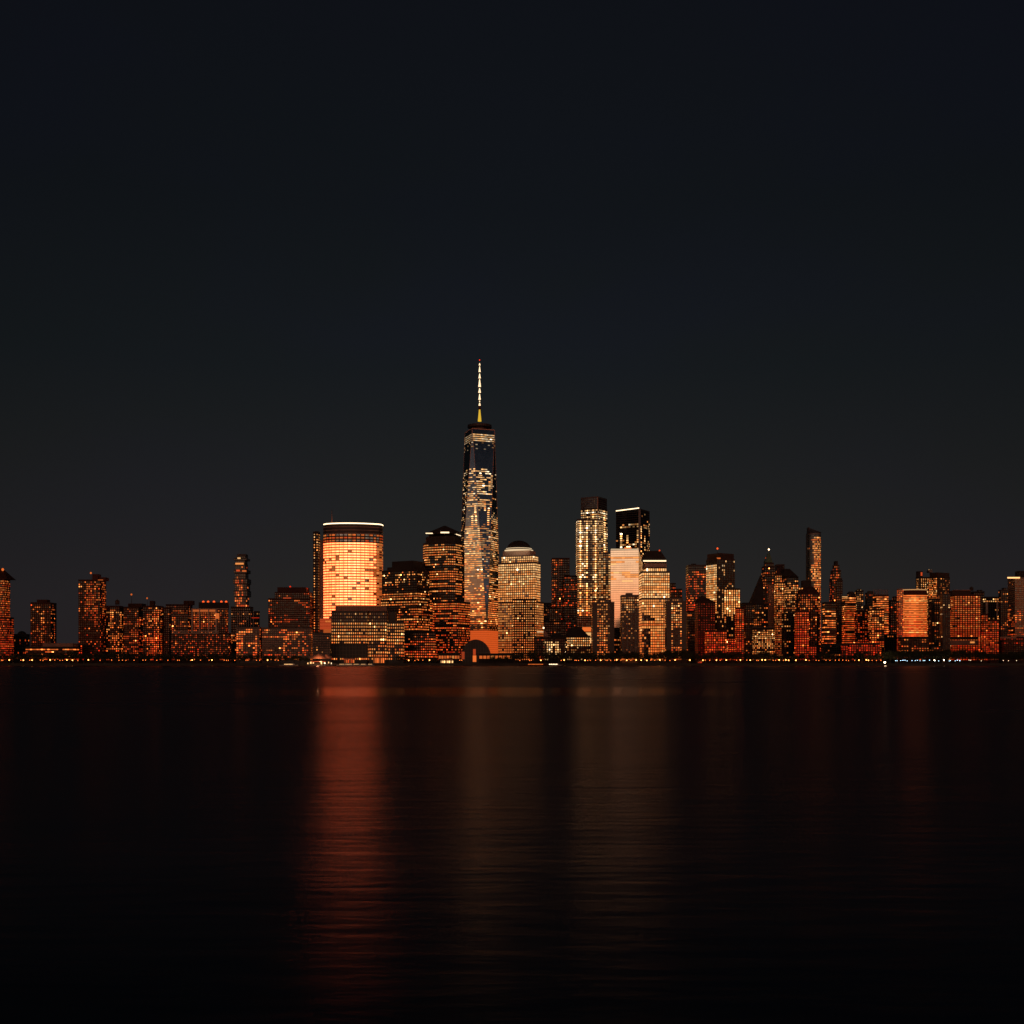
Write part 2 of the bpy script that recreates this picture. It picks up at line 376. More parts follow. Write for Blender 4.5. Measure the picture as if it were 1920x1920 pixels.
b = MB(); b.face([(-9000, SHORE + 1, GZ + .01), (9000, SHORE + 1, GZ + .01), (9000, SHORE + 16, GZ + .01), (-9000, SHORE + 16, GZ + .01)], 'paving'); structure(b.build('pavement'))
# ------------------------------------------------------------------ city, from the far left to the far right
def diag(u0, u1, v0, v1, inv=False):
    """windows lit only above the shadow line running from (u0,v0) to (u1,v1)"""
    def fn(u, v, i, j, fid, rng, py):
        vl = v0 + (v1 - v0) * min(1, max(0, (u - u0) / (u1 - u0))); on = v > vl
        return None if on != inv else (rng.random() < .15, .7)
    return fn
def rects(*zs):
    """zones (u0,u1,v0,v1,p,brightness) override the chance of a lit window"""
    def fn(u, v, i, j, fid, rng, py):
        for a, b, c, d, p, k in zs:
            if a <= u <= b and c <= v <= d: return (rng.random() < p, k)
        return None
    return fn
building('apartment_tower', 'tall red-lit tower cut by the left edge, with a pointed roof', 1700,
         [(-34, 26, 1158), (-30, 19, 1086, 1158)], style(f=4.1, b=2.3, p=.82, fc=.25, run=.1, br=.38, wall='brick', dt=-.6),
         [('pyr', -28, 14, -6, 1064, 1086, 'brick', 30), ('beacon', 0, 1067, 2, .9, 2)], phrase='the pointed-roof tower at the left edge')
building('office_building', 'low dark block with a small domed roof beside the pointed-roof tower', 1750,
         [(26, 56, 1190)], style(f=6, b=3.5, p=.16, br=.3, wall='dark_stone', dt=.3), [('dome', 37, 8, 1183, 1190, 'roof')], phrase='the low block with a small dome')
building('apartment_tower', 'slab tower with a flat mechanical box, alone between two gaps of sky', 1720,
         [(57, 106, 1131), (58, 88, 1129, 1131)], style(f=4.1, b=3.8, p=.25, fc=.15, br=.35, wall='brick', glass='glass_black',
         fn=rects((.0, .1, 0, 1, .25, 1.6), (.55, .7, .3, .9, .6, 1.4), (.72, 1, 0, 1, .08, .8))),
         [('box', 'mechanical_box', 67, 86, 1124, 1131, 'brick')], phrase='the lone slab tower')
building('school_building', 'long low building with a blank pale band along its roof', 1580,
         [(48, 148, 1214), (80, 147, 1206, 1214, {'blank': 1, 'st': {'wall': 'pink_stone'}})], style(f=4.3, b=4, wf=.95, hf=.4, p=.55, fc=.3, run=.75, br=.6, wall='dark_stone', glass='glass_black', dt=.8),
         [('band', 'lit_canopy', 0, 98, 1233, 1234.4, lit(1, .35), 1.5), ('band', 'lit_entrance', 99, 106, 1231.6, 1235, lit(3, .9), 2)], D=20, phrase='the long low building with a pale roof band')
building('apartment_tower', 'tallest red brick tower of the left shore, with a rounded drum on top', 1620,
         [(147, 199, 1088)], style(f=4.1, b=3.6, p=.4, fc=.1, br=.42, wall='brick', glass='glass_black', dt=-.5,
         fn=rects((0, .14, 0, 1, .2, 1.6), (.14, .27, 0, 1, .1, 1), (.28, .78, .55, 1, .8, 1), (.75, .9, .45, 1, .6, 1.2), (.28, 1, .0, .5, .16, 1), (.9, 1, .5, .8, .5, .4))),
         [('box', 'mechanical_box', 171, 182, 1076, 1088, 'red_brick'), ('box', 'rooftop_drum', 184, 196, 1082, 1088, 'red_brick', 4, 14),
          ('band', 'lit_parapet', 184, 193, 1087, 1088, lit(2, .5)), ('beacon', 166, 1073.5, 2, .9, 1.3), ('mast', 166, 1073, 1088, .3)], phrase='the tallest red brick tower')
building('apartment_building', 'mid-height brick block with a wooden water tank on its roof', 1640,
         [(199, 231, 1137)], style(f=4, b=3.6, p=.3, fc=.1, run=.4, br=.6, wall='brick', glass='glass_black', dt=.6,
         fn=rects((.25, .5, .6, .9, .9, 1.4), (.45, 1, .05, .45, .7, 1.3))), [('tank', 215.5, 8, 1123, 1137)], phrase='the block with a rooftop water tank')
building('apartment_building', 'broad brick block under two slim masts with red lamps', 1650,
         [(231, 268, 1139), (240, 274, 1131, 1139, {'blank': 1, 'dy': 8})], style(f=3.9, b=3.6, p=.45, fc=.3, run=.5, br=.35, wall='brick', glass='glass_black', dt=-.3),
         [('mast', 242.5, 1114, 1139, .6), ('beacon', 242.5, 1114, 2, .5, 1.4), ('mast', 272, 1121, 1139, .4), ('beacon', 272, 1121, 2, .5, 1.2)], phrase='the block with two masts')
building('apartment_building', 'brick block with a crowd of bright orange windows at its right edge', 1655,
         [(268, 307, 1137)], style(f=4, b=3.4, p=.4, run=.5, br=.55, wall='brick', glass='glass_black',
         fn=rects((.65, .95, .2, 1, .9, 1.5), (.2, .95, .05, .5, .8, 1.1), (.2, .95, .6, .9, .6, 1.0))), [('box', 'stair_house', 279, 285, 1126, 1137, 'brick')], phrase='the block with bright orange windows')
building('apartment_building', 'narrow unlit block wedged between two brighter brick blocks', 1668,
         [(303, 322, 1140)], style(f=4, b=3.6, p=.12, br=.4, wall='brick', glass='glass_black'), phrase='the narrow unlit block')
building('apartment_building', 'set-back block with a square lift house and pinkish upper lights', 1900,
         [(311, 361, 1134)], style(f=4, b=3.2, p=.5, br=.3, wall='brick', glass='glass_black', dt=-.4), [('box', 'lift_house', 343, 360, 1126, 1134, 'brick')])
building('apartment_building', 'low brick wing under a pale cornice, left of the pilastered hotel', 1640,
         [(322, 361, 1155)], style(f=4, b=3.7, p=.3, br=.4, wall='brick', glass='glass_black', fn=rects((0, .25, 0, 1, .75, 1))),
         [('band', 'cornice', 322, 361, 1154, 1155.4, 'pink_stone', .8)], phrase='the low wing under a pale cornice')
building('hotel_building', 'hotel with glowing pink pilasters and a row of red roof lamps', 1600,
         [(321, 434, 1188), (359, 428, 1142, 1188)], style(f=3.9, b=3.5, p=.45, fc=.1, br=.35, wall='brick', glass='glass_black', dt=-.1,
         fn=lambda u, v, i, j, fid, rng, py: (rng.random() < .85, 1) if py < 1180 and u < .72 else (rng.random() < .3, 1.1)),
         [('band', 'pilaster', x, x + w, 1142, 1186, 'pale_stone', .7) for x, w in ((359, 2.5), (373.5, 2), (390.5, 2), (404, 3.5))] +
         [('band', 'cornice', 359, 428, 1141, 1142.4, 'pale_stone', 1), ('band', 'lit_frieze', 361, 404, 1143, 1147, lit(1.5, .35), .4), ('band', 'string_course', 322, 410, 1183, 1184.2, 'pale_stone', .9),
          ('band', 'string_course', 322, 410, 1186.6, 1188, 'pale_stone', .9), ('box', 'plant_room', 371, 424, 1129, 1142, 'roof'),
          ('lights', (378, 387, 398, 412, 421), 1128, 0.6, 1.5, 1.6), ('band', 'lit_bay', 404, 411, 1150, 1160, lit(2, .5), 1.1)], D=16, phrase='the pilastered hotel')
# tower of stacked, shifted glass boxes
def stacked_tower():
    Y = 1980; st = style(f=4.3, b=3.6, p=.06, br=.5, wall='dark_metal', glass='glass_black', dt=-.6, wf=.7, hf=.7, tj=.3,
        fn=lambda u, v, i, j, fid, rng, py: (rng.random() < .8, .9) if fid == 0 and py > 1080 and (.15 < u < .45 or .55 < u < .66) else None)
    seg = [(440, 467, 1138, 1118), (438, 471, 1118, 1107), (440, 469, 1107, 1094), (437, 471, 1094, 1085), (440, 466, 1085, 1074), (438, 470, 1074, 1068),
           (441, 465, 1068, 1060), (438, 465, 1060, 1056), (442, 464, 1056, 1050), (438.5, 469, 1050, 1046), (443, 465, 1046, 1042), (445, 465, 1042, 1038.5)]
    return building('residential_tower', 'thin dark tower of shifted stacked boxes with balconies jutting at the top', Y,
        [(a, b, yt, yb, {'dy': (k * 37 % 5) * .9}) for k, (a, b, yb, yt) in enumerate(seg)], st,
        [('beacon', 460, 1115, 1, .9, 1.4), ('beacon', 447, 1039, 1, .5, 1.2)] +
        [('band', 'lit_sky_lobby', 442, 457, 1055.5, 1058.5, lit(3, .9), 3), ('band', 'lit_sky_lobby', 446, 451, 1045.5, 1048, lit(4, .9), 3), ('band', 'lit_sky_lobby', 444, 450, 1068.5, 1071.5, lit(1, .5), 4),
         ('band', 'lit_sky_lobby', 455, 462, 1069.5, 1072, lit(2, .6), 4)], D=34, phrase='the stacked-box tower', cat='skyscraper')
stacked_tower()
building('apartment_building', 'dark block with tall pale vertical fins under the stacked-box tower', 1760,
         [(433, 475, 1138.5), (474, 487, 1147)], style(f=4.4, b=3.8, p=.12, br=.6, wall='dark_stone', glass='glass_black', dt=.3,
         fn=rects((.35, 1, .35, .62, .5, 1.2), (0, .3, .35, .5, .7, 1.3))),
         [('band', 'fin', x, x + .9, 1146, 1175, 'pale_stone', .8) for x in (445, 449, 453, 457.5, 461.5, 465.5, 469.5, 475)] + [('band', 'lit_terrace', 472, 486, 1158, 1159, lit(0, .5), .8)], D=20)
building('apartment_building', 'wide pale-walled lower block with clusters of amber windows', 1600,
         [(443, 491, 1177)], style(f=4.3, b=4.6, wf=.7, hf=.55, p=.3, run=.6, br=.6, wall='granite', glass='glass_black', dt=.5,
         fn=rects((.02, .28, 0, .95, .8, 1), (.66, .86, 0, .95, .75, 1))), D=14, phrase='the pale-walled block with amber windows')
building('apartment_building', 'granite-clad lower block left of the dark stepped tower base', 1605,
         [(491, 586, 1178)], style(f=4.1, b=4.0, wf=.7, hf=.5, p=.34, run=.65, br=.5, wall='granite', glass='glass_black', dt=.4,
         fn=rects((.5, .78, .82, .93, .95, 1), (.45, .6, 0, .8, .6, 1), (.75, 1, 0, .9, .35, .9))), D=16, phrase='the granite-clad block')
building('apartment_tower', 'bulky dark stepped tower with two red roof lamps', 1750,
         [(503, 587, 1123), (515, 586, 1110, 1123), (520, 580, 1101, 1110, {'blank': 1})], style(f=3.9, b=3.7, p=.2, run=.6, fc=.25, br=.4, wall='brick', glass='glass_black', dt=-.5,
         fn=rects((.25, .95, .1, .45, .03, 1), (.0, .15, .2, .95, .35, 1.1))),
         [('band', 'lit_lounge', 531, 546, 1120.5, 1122.3, lit(1, .4), 1), ('beacon', 542, 1099.5, 0, .8, 1.4), ('beacon', 573, 1103, 0, .8, 1.2), ('beacon', 560, 1106, 5, .8, .8)], phrase='the bulky stepped tower')
building('office_building', 'small black building with four white lamps, below the glowing bank tower', 1545,
         [(586, 622, 1188)], style(f=4.5, b=3.4, p=.13, br=.5, wall='dark_metal', glass='glass_black', dt=1.5), [('lights', (588, 592.5, 597, 601.5), 1189.5, 5, .9, 1.0)], D=12, phrase='the small black building')
# ---- bank tower with the convex glowing front
def bank_tower():
    Y = 1760; name, lab = 'office_tower', 'broad golden tower with a convex glass front and a bright rim'
    root = thing(name, lab, 'skyscraper', (X(662, Y), Y + 25, GZ)); m = Y / F
    pts = [(606.5, 17), (612, 9), (622, 4), (636, 1), (652, 0), (668, 1), (684, 4), (700, 9), (711, 14), (716, 20), (718, 28)]
    front = [(X(p, Y + d), Y + d) for p, d in pts]
    poly = front + [(X(717, Y + 60), Y + 60), (X(606, Y + 60), Y + 60)]
    b = MB(); b.prism(poly, GZ, Z(1017, Y), 'spandrel_painted_spill', mtop='roof'); b.prism(poly, Z(1017, Y), Z(982, Y), 'dark_metal', mtop='roof'); b.build('wall', root)
    st = style(f=4.92, b=6.6, wf=.88, hf=.5, gold=1, wall='spandrel_painted_spill', glass='glass_mid', p=.93, fc=.03, run=.35, br=1.3, sp=.12, hot=0, dt=-.2, tj=.28)
    fa = Facade(root, st, 99)
    # bays along the curved front
    seg = []
    for (x0, y0), (x1, y1) in zip(front, front[1:]): seg.append(((x0, y0), (x1, y1)))
    z0, zt, zt2 = Z(1180, Y), Z(1016, Y), Z(1000, Y)
    blots = [(628, 1045, 10, 4), (660, 1034, 5, 2), (639, 1080, 9, 3), (652, 1082, 5, 2), (697, 1042, 9, 6), (702, 1062, 6, 8), (690, 1070, 8, 3), (703, 1078, 5, 6), (630, 1118, 7, 4), (687, 1104, 6, 3), (651, 1123, 4, 2), (622, 1066, 6, 3), (634, 1057, 6, 3)]
    def fn_main(x0, x1):
        def fn(u, v, i, j, fid, rng, py):
            px = x0 + (x1 - x0) * u
            if px > 630 and py > 1156: return (False, 1)
            edge = 1 - .35 * abs((px - 655) / 60) ** 2
            for bx, by, w, h in blots:
                if abs(px - bx) < w and abs(py - by) < h and rng.random() < .6: return (True, .22)
            if px > 706: return (rng.random() < .75, .35)
            return (rng.random() < .985, (1.0 + .75 * max(0, 1 - abs(px - 660) / 40)) * edge)
        return fn
    def fn_top(u, v, i, j, fid, rng, py): return (rng.random() < .62, .32)
    for k, (a, c) in enumerate(seg):
        pa, pc = 960 + a[0] / a[1] * F, 960 + c[0] / c[1] * F
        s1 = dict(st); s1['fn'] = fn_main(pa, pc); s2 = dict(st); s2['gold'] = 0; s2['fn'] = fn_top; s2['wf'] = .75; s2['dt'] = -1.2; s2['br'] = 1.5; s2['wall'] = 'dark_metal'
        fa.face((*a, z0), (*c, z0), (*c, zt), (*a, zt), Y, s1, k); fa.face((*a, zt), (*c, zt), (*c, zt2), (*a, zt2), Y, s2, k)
    # small bright corner stack low on the left
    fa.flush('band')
    def ring(nm, y, h, d, mt):
        q = MB(); f2 = [(x, yy - d) for x, yy in front]; q.prism(f2 + [(front[-1][0], front[-1][1] + 6), (front[0][0], front[0][1] + 6)], Z(y, Y) - h / 2, Z(y, Y) + h / 2, mt); q.build(nm, root)
    ring('lit_rim', 980.8, 1.3, 1.0, lit(5, 2.6)); ring('cornice_ring', 987.5, .7, .8, 'pale_stone'); ring('cornice_ring', 993.5, .7, .8, 'pale_stone'); ring('cornice_ring', 1000, .8, .8, 'pale_stone')
    # mullion fins standing proud of the glass
    q = MB(); per = 0
    for a, c in seg:
        ln = math.dist(a, c); n = max(1, round(ln / (5 * m)))
        for i in range(n):
            x = a[0] + (c[0] - a[0]) * i / n; y = a[1] + (c[1] - a[1]) * i / n; q.box(x - .14, x + .14, y - .55, y, Z(1180, Y), zt2, 'dark_metal')
    q.build('mullion_grid', root)
    q = MB(); q.bar((X(618, Y), Y + 22, Z(982, Y)), (X(618, Y), Y + 22, Z(966, Y)), 1.6, .7, 'red_brick'); q.bar((X(618, Y), Y + 22, Z(966, Y)), (X(618, Y), Y + 22, Z(952, Y)), .7, .25, 'red_brick'); q.build('mast', root)
    extra(root, Y, ('band', 'lit_lower_wing', 599.5, 621.5, 1160, 1180, lit(1, .32), -9))
    for y in (1162.5, 1173.5, 1167.5): extra(root, Y, ('band', 'spandrel', 599.5, 621.5, y, y + .8, 'brick', -8.4))
    extra(root, Y, ('band', 'lit_window_strip', 610, 620.5, 1163.6, 1166.6, lit(3, .8), -8.2)); extra(root, Y, ('band', 'wing_parapet', 599, 622, 1159, 1160.2, 'pale_stone', -8))
    BUILT.append((598, 718, Y, 'the glowing convex tower'))
bank_tower()
building('office_tower', 'slim slab hugging the golden convex tower, with one column of white dots', 1775,
         [(587, 600, 998), (590, 599, 996, 998, {'blank': 1})], style(f=4.9, b=6.5, wf=.35, hf=.4, p=.78, run=.3, br=.9, wall='dark_stone', glass='glass_black', dt=.4,
         fn=lambda u, v, i, j, fid, rng, py: (rng.random() < .85, 1.1) if u < .5 else ((rng.random() < .9 and py < 1032), .7)), [('band', 'stone_side', 599.8, 606.3, 1012, 1186, 'granite', -1), ('beacon', 607.5, 1011.5, 5, 2.5, 1.8)], D=30, phrase='the slim slab beside the convex tower', mode='each')
building('exchange_building', 'low building under a pale ribbed cornice, in front of the golden tower', 1590,
         [(621, 692, 1146), (692, 728, 1146, {'dy': 1.5}), (724, 758, 1166, {'dy': 6}), (728, 744, 1148, 1166, {'dy': 7, 'blank': 1})],
         style(f=6.0, b=3.9, wf=.52, hf=.5, p=.66, fc=.02, run=.1, br=.85, sp=.25, wall='dark_metal', glass='glass_black', dt=1.5,
         fn=lambda u, v, i, j, fid, rng, py: (rng.random() < .3, .2) if py < 1164 else ((rng.random() < .98, .55 + .022 * max(0, py - 1178)) if py < 1205 else ((rng.random() < .78, .8) if fid == 0 and False else None))),
         [('band', 'ribbed_cornice', 629, 725, 1136.5, 1145.6, 'pink_stone', .9)] +
         [('band', 'dark_base_wall', 622, 690, 1206, 1234, 'dark_metal', .6)] + [('band', 'base_fin', x, x + .7, 1206.5, 1233, 'granite', 1.0) for x in range(625, 690, 6)] + [('band', 'base_transom', 622, 690, y, y + .6, 'granite', .95) for y in (1213, 1220, 1227)] + [('band', 'cornice_rib', x, x + .5, 1136.7, 1145.4, 'granite', 1.3) for x in range(632, 724, 4)], D=20, phrase='the building under a ribbed cornice')
building('office_tower', 'dark-crowned stepped office tower behind the ribbed-cornice building', 1690,
         [(742, 818, 1185), (714, 811, 1124, {'xe': 782, 'th': 30}), (716, 809, 1068, 1124, {'xe': 782, 'th': 30, 'dy': 1}), (726, 806, 1061, 1068, {'xe': 775, 'th': 30, 'blank': 1, 'dy': 5, 'st': {'wall': 'roof'}}), (735, 798, 1050, 1061, {'xe': 774, 'th': 30, 'blank': 1, 'dy': 9, 'st': {'wall': 'roof'}})],
         style(f=4.7, b=3.9, wf=.62, hf=.42, p=.62, fc=.35, run=.7, br=.55, wall='dark_stone', glass='glass_black', dt=.2,
         fn=lambda u, v, i, j, fid, rng, py: (rng.random() < .12, 1) if 1096 < py < 1112 or 1063 < py < 1072 or 1187 < py < 1196 else ((rng.random() < .85, 1.1) if 1120 < py < 1132 or 1160 < py < 1180 else ((rng.random() < .42, 1.2) if py < 1096 else None))), phrase='the dark-crowned stepped tower', cat='skyscraper')
# ---- tower with the pyramid roof
def pyramid_tower():
    Y = 1700; st = style(f=4.6, b=3.5, wf=.72, hf=.42, p=.76, fc=.3, run=.78, br=.62, sp=.3, wall='dark_stone', glass='glass_black', dt=-.2,
        fn=lambda u, v, i, j, fid, rng, py: (rng.random() < .1, 1) if 1058 < py < 1062 or 1114 < py < 1122 or py < 1013 else ((rng.random() < .35, 1) if (fid in (3,) and u > .68 and py < 1115) else ((rng.random() < .55, .8) if py > 1180 else None)))
    r = building('office_tower', 'chamfered office tower capped by a dark pyramid roof', Y,
        [(805, 885, 1128, {'xe': 856, 'ch': 6}), (788, 876, 1016, {'xe': 849, 'ch': 9, 'dy': 3}), (793, 870, 1003, 1016, {'xe': 846, 'ch': 9, 'blank': 1, 'dy': 6})], st,
        [('pyr', 800, 866, 832, 982, 1000, 'roof', 52), ('band', 'lit_crown_strip', 798, 811, 999, 1000, lit(5, 1.6), -6), ('band', 'lit_crown_strip', 826, 842, 997, 999.5, lit(5, 1.4), -2)],
        D=40, phrase='the pyramid-roofed tower', cat='skyscraper')
    for (xa, ya), (xb, yb) in (((846, 998), (853, 1001)), ((855, 1001.5), (864, 1004.5))):
        q = MB(); q.bar((X(xa, Y + 8), Y + 8, Z(ya, Y + 8)), (X(xb, Y + 16), Y + 16, Z(yb, Y + 16)), .6, .6, lit(4.6, 1.5), 5); q.build('lit_crown_strip', r)
pyramid_tower()
# ---- tallest tower: square base turning into an octagon and back into a square
def spire_tower():
    Y = 2040; cx, cy = X(898, Y), Y + 43; a0 = 20.6
    root = thing('spire_tower', 'tallest tower, tapering glass octagon with a lit needle spire', 'skyscraper', (cx, cy, GZ))
    def dirp(r, ang): return (cx + r * math.sin(R(ang)), cy - r * math.cos(R(ang)))
    B = [dirp(43, a0 + 90 * k) for k in range(4)]; T = [dirp(30.6, a0 + 45 + 90 * k) for k in range(4)]
    zb, zt = Z(1182, Y), Z(801, Y)
    q = MB(); q.prism([dirp(42.2, a0 + 90 * k) for k in range(4)], GZ, zb, 'podium_glow', mtop='roof'); q.build('podium', root)
    q = MB()
    for y in range(1186, 1232, 4):
        q2 = [dirp(42.5, a0 + 90 * k) for k in range(4)]; q.prism(q2, Z(y, Y), Z(y, Y) + .3, 'red_brick')
    q.build('podium_ledges', root)
    q = MB(); fa = None
    st = style(f=3.9, b=4.2, wf=.97, hf=.46, p=.8, fc=.3, run=.9, br=.8, sp=.35, wall='steel', glass='glass_mid', dt=.45, tilt=.3, hot=.03, fn=None)
    def fn(u, v, i, j, fid, rng, py):
        k = fid // 10; near = abs((u * 3.2) % 1 - .5) < .11
        if py > 1172: return (rng.random() < .5, .35)
        if py < 823: return (807 < py, .8 if k == 1 else .3)
        if 822 <= py < 838: return (rng.random() < .2, .25)
        if py < 873: return (False, 1)
        h = math.sin(i * 127.1 + k * 31.7 + int(u * 3.3 + i * .37) * 7.3) * 43758.5453; h -= math.floor(h)
        if k == 0:                      # broad left-hand triangle
            if 1080 < py < 1108 and .35 < u < .8 and rng.random() < .8: return (False, 1)
            if 950 < py < 985: return (True, 2.2) if near else (rng.random() < .18, .5)
            return (h < (.48 if py < 950 else .78) or rng.random() < .06, 1.0)
        if k == 1:                      # narrow inverted triangle
            if 950 < py < 985: return (True, 2.0) if near else (rng.random() < .22, .5)
            if py < 950: return (h < .5 or rng.random() < .05, .95)
            if py < 1085: return (h < .6, .42)
            return (rng.random() < .12, .5)
        if k == 2:
            if py > 1110: return (h < .9, .9)
            return (h < (.18 if py < 965 else .68), .65)
        return (rng.random() < .25, .5)
    tri = []
    for k in range(4):
        b0, b1 = B[k - 1], B[k]         # base edge; apex is the top corner between them
        tri.append(('up', (*b0, zb), (*b1, zb), (*T[k - 1], zt))); tri.append(('dn', (*T[k - 1], zt), (*T[k], zt), (*B[k], zb)))
    ncol = []
    st['fn'] = fn; fa = Facade(root, st, 4242)
    for k, (w, p, r_, s_) in enumerate(tri):
        q.face((p, r_, s_) if w == 'up' else (s_, r_, p), 'glass_mid')
        pass
    q.face([(x, y, zt) for x, y in T], 'roof'); q.build('glass_shaft', root)
    code = {0: 0, 1: 1, 2: 2}
    for k, (w, p, r_, s_) in enumerate(tri):
        fid = {0: 0, 1: 1, 2: 2, 7: 3}.get(k, 4) * 10
        if w == 'up': fa.face(p, r_, s_, s_, Y, st, fid, .2)
        else: fa.face(s_, s_, r_, p, Y, st, fid, .2)
    fa.flush('band')
    for k in range(4):                  # bright steel edges
        for tt in (T[k - 1], T[k]):
            e = MB(); e.bar((*B[k], zb), (*tt, zt), .45, .45, 'pale_stone', 4); e.build('edge_trim', root)
    q = MB(); zt2 = zt + .2; q.prism([dirp(30.9, a0 + 45 + 90 * k) for k in range(4)], zt2, zt2 + 1.6, 'pale_stone'); q.build('parapet', root)
    q = MB(); z = zt2 + 1.6; zr = Z(788.5, Y)
    q.lathe(cx, cy, [(13, z), (13, zr - 5), (22.5, zr - 4.4), (22.5, zr)], 'dark_metal', 32); q.build('communications_ring', root)
    Yf = Y; Y = cy
    segs = [(790, 768, 3.4, 1.3, 'yellow_glow', 'spire_base'), (768, 762, 2.2, 2.2, 'red_brick', 'spire_collar')]
    for a_, b_, r0, r1, mt, nm in segs:
        q = MB(); q.bar((cx, cy, Z(a_, Y)), (cx, cy, Z(b_, Y)), r0, r1, mt, 10); q.build(nm, root)
    ys = [(761, 755, 2.2), (754, 750, 1.2), (750, 738.5, 2.2), (737, 728, 2.6), (726, 711, 2.5), (710, 700.5, 2.2), (698, 687, 2.0), (685.5, 681, 1.8)]
    for k, (a_, b_, r_) in enumerate(ys):
        q = MB(); q.bar((cx, cy, Z(a_, Y)), (cx, cy, Z(b_, Y)), r_, r_ * .3, lit(5, 1.5), 8); q.build('lit_spire_segment', root)
        q = MB(); q.bar((cx, cy, Z(a_, Y) - 1.2), (cx, cy, Z(a_, Y)), r_ * 1.2, r_ * 1.2, 'dark_metal', 8); q.build('spire_collar', root)
    q = MB(); q.bar((cx, cy, Z(790, Y)), (cx, cy, Z(674, Y)), .7, .25, 'steel', 6); q.build('mast', root)
    q = MB(); q.lathe(cx, cy, [(.4, Z(676, Y)), (1.1, Z(675, Y)), (.4, Z(674, Y))], lit(0, 1.5), 8); q.build('beacon', root)
    BUILT.append((860, 938, Yf, 'the tallest tower'))
spire_tower()
# ---- domed tower
def domed_tower():
    Y = 1730; st = style(f=4.55, b=4.05, wf=.66, hf=.62, p=.97, fc=0, run=.05, br=.82, sp=.18, wall='granite', glass='glass_mid', dt=1.05, tj=.2, hot=.01,
        fn=lambda u, v, i, j, fid, rng, py: (rng.random() < .93, .6) if py > 1130 else None)
    st2 = dict(wf=.5, hf=.5, br=.62, p=.9)
    building('office_tower', 'evenly gridded cream tower with a low dark dome and a lit ring below it', Y,
        [(961, 1006, 1124, {'dy': -6, 'st': dict(wf=.46, hf=.42, br=1.1, wall='brown_stone', glass='glass_black')}), (934, 1019, 1128, {'xe': 1004, 'th': 22}),
         (934, 1013, 1054, 1128, {'xe': 1003, 'th': 22, 'dy': 1}), (940, 1009, 1040, 1054, {'xe': 1000, 'th': 22, 'dy': 3}), (943, 1004, 1031, 1040, {'xe': 994, 'th': 22, 'dy': 5, 'blank': 1, 'st': {'wall': 'pale_stone'}})], st,
        [('dome', 973, 23, 1011, 1028, 'roof'), ('band', 'lit_lower_strip', 1007, 1019, 1184, 1185.4, lit(5, .8), -3)],
        D=40, phrase='the domed tower', cat='skyscraper')
    r = [o for o in COL.objects if o.type == 'EMPTY'][-1]
    q = MB(); xc = X(973, Y); rr = 27 * Y / F; yc = Y + 23 * Y / F + 1
    q.lathe(xc, yc, [(rr, Z(1031, Y)), (rr, Z(1029.5, Y))], lit(5, .9), 32); q.build('lit_ring', r)
    q = MB(); rr = 24.5 * Y / F; q.lathe(xc, yc, [(rr, Z(1027.6, Y)), (rr, Z(1026.4, Y))], lit(5, .9), 32); q.build('lit_ring', r)
    q = MB(); rr = 25 * Y / F; q.lathe(xc, yc, [(rr, Z(1029.5, Y)), (rr, Z(1027.6, Y))], 'dark_stone', 32); q.build('drum', r)
domed_tower()
# ---- glazed arched hall and the low wings beside it
def arched_hall():
    Y = 1560; root = thing('arched_hall', 'dark arched glass hall at the foot of the tallest tower', 'hall', (X(893, Y), Y + 20, GZ)); m = Y / F
    n = 20; xc = X(892, Y); r = 29 * m; h = Z(1199, Y) - GZ; q = MB()
    out_ = [(xc - r * math.cos(math.pi * i / n), GZ + h * math.sin(math.pi * i / n) ** .8) for i in range(n + 1)]
    for (x0, z0), (x1, z1) in zip(out_, out_[1:]): q.face([(x0, Y, z0), (x1, Y, z1), (x1, Y + 45, z1), (x0, Y + 45, z0)], 'glass_black')
    q.build('barrel_vault', root)
    q = MB(); q.face([(x, Y + .4, z) for x, z in out_], 'dark_metal'); q.build('glass_front', root)
    q = MB()
    for k in range(1, 12):
        x = xc - r + 2 * r * k / 12; z = max(zz for xx, zz in out_ if abs(xx - x) < r * .2) - 1.5; q.box(x - .15, x + .15, Y - .1, Y + .3, GZ, z, 'steel')
    for z in (8, 13, 18, 23): q.box(xc - r * .8, xc + r * .8, Y - .12, Y + .28, z - .1, z + .1, 'steel')
    q.build('glazing_frame', root)
    for x0, x1, y0, y1, tn, l in ((887, 892, 1217, 1228, 1, .35), (886.5, 893, 1229, 1241, 2, .9), (865.5, 871, 1222, 1236, 1, .3)):
        extra(root, Y, ('band', 'lit_doorway', x0, x1, y0, y1, lit(tn, l), .5))
    extra(root, Y, ('beacon', 890, 1227.5, 0, 1.5, 1.0))
    BUILT.append((864, 922, Y, 'the arched glass hall'))
arched_hall()
def arcade(x0, x1, n, lab, seed, br):
    Y = 1552; root = thing('waterfront_arcade', lab, 'arcade', (X((x0 + x1) / 2, Y), Y + 6, GZ)); rng = random.Random(seed)
    q = MB(); q.box(X(x0, Y), X(x1, Y), Y + .6, Y + 14, GZ, Z(1225.5, Y), 'dark_stone', 'roof'); q.build('wall', root)
    q = MB(); q.box(X(x0 - 1, Y), X(x1 + 1, Y), Y - .6, Y + 14.4, Z(1226, Y), Z(1225, Y), 'dark_metal'); q.build('roof', root)
    for i in range(n):
        a = x0 + (x1 - x0) * (i + .12) / n; c = x0 + (x1 - x0) * (i + .88) / n
        extra(root, Y, ('band', 'lit_bay', a, c, 1229.5, 1235, lit(1.6 + rng.random(), br * (.6 + .8 * rng.random())), -.4))
    BUILT.append((x0, x1, Y, 'the arcade'))
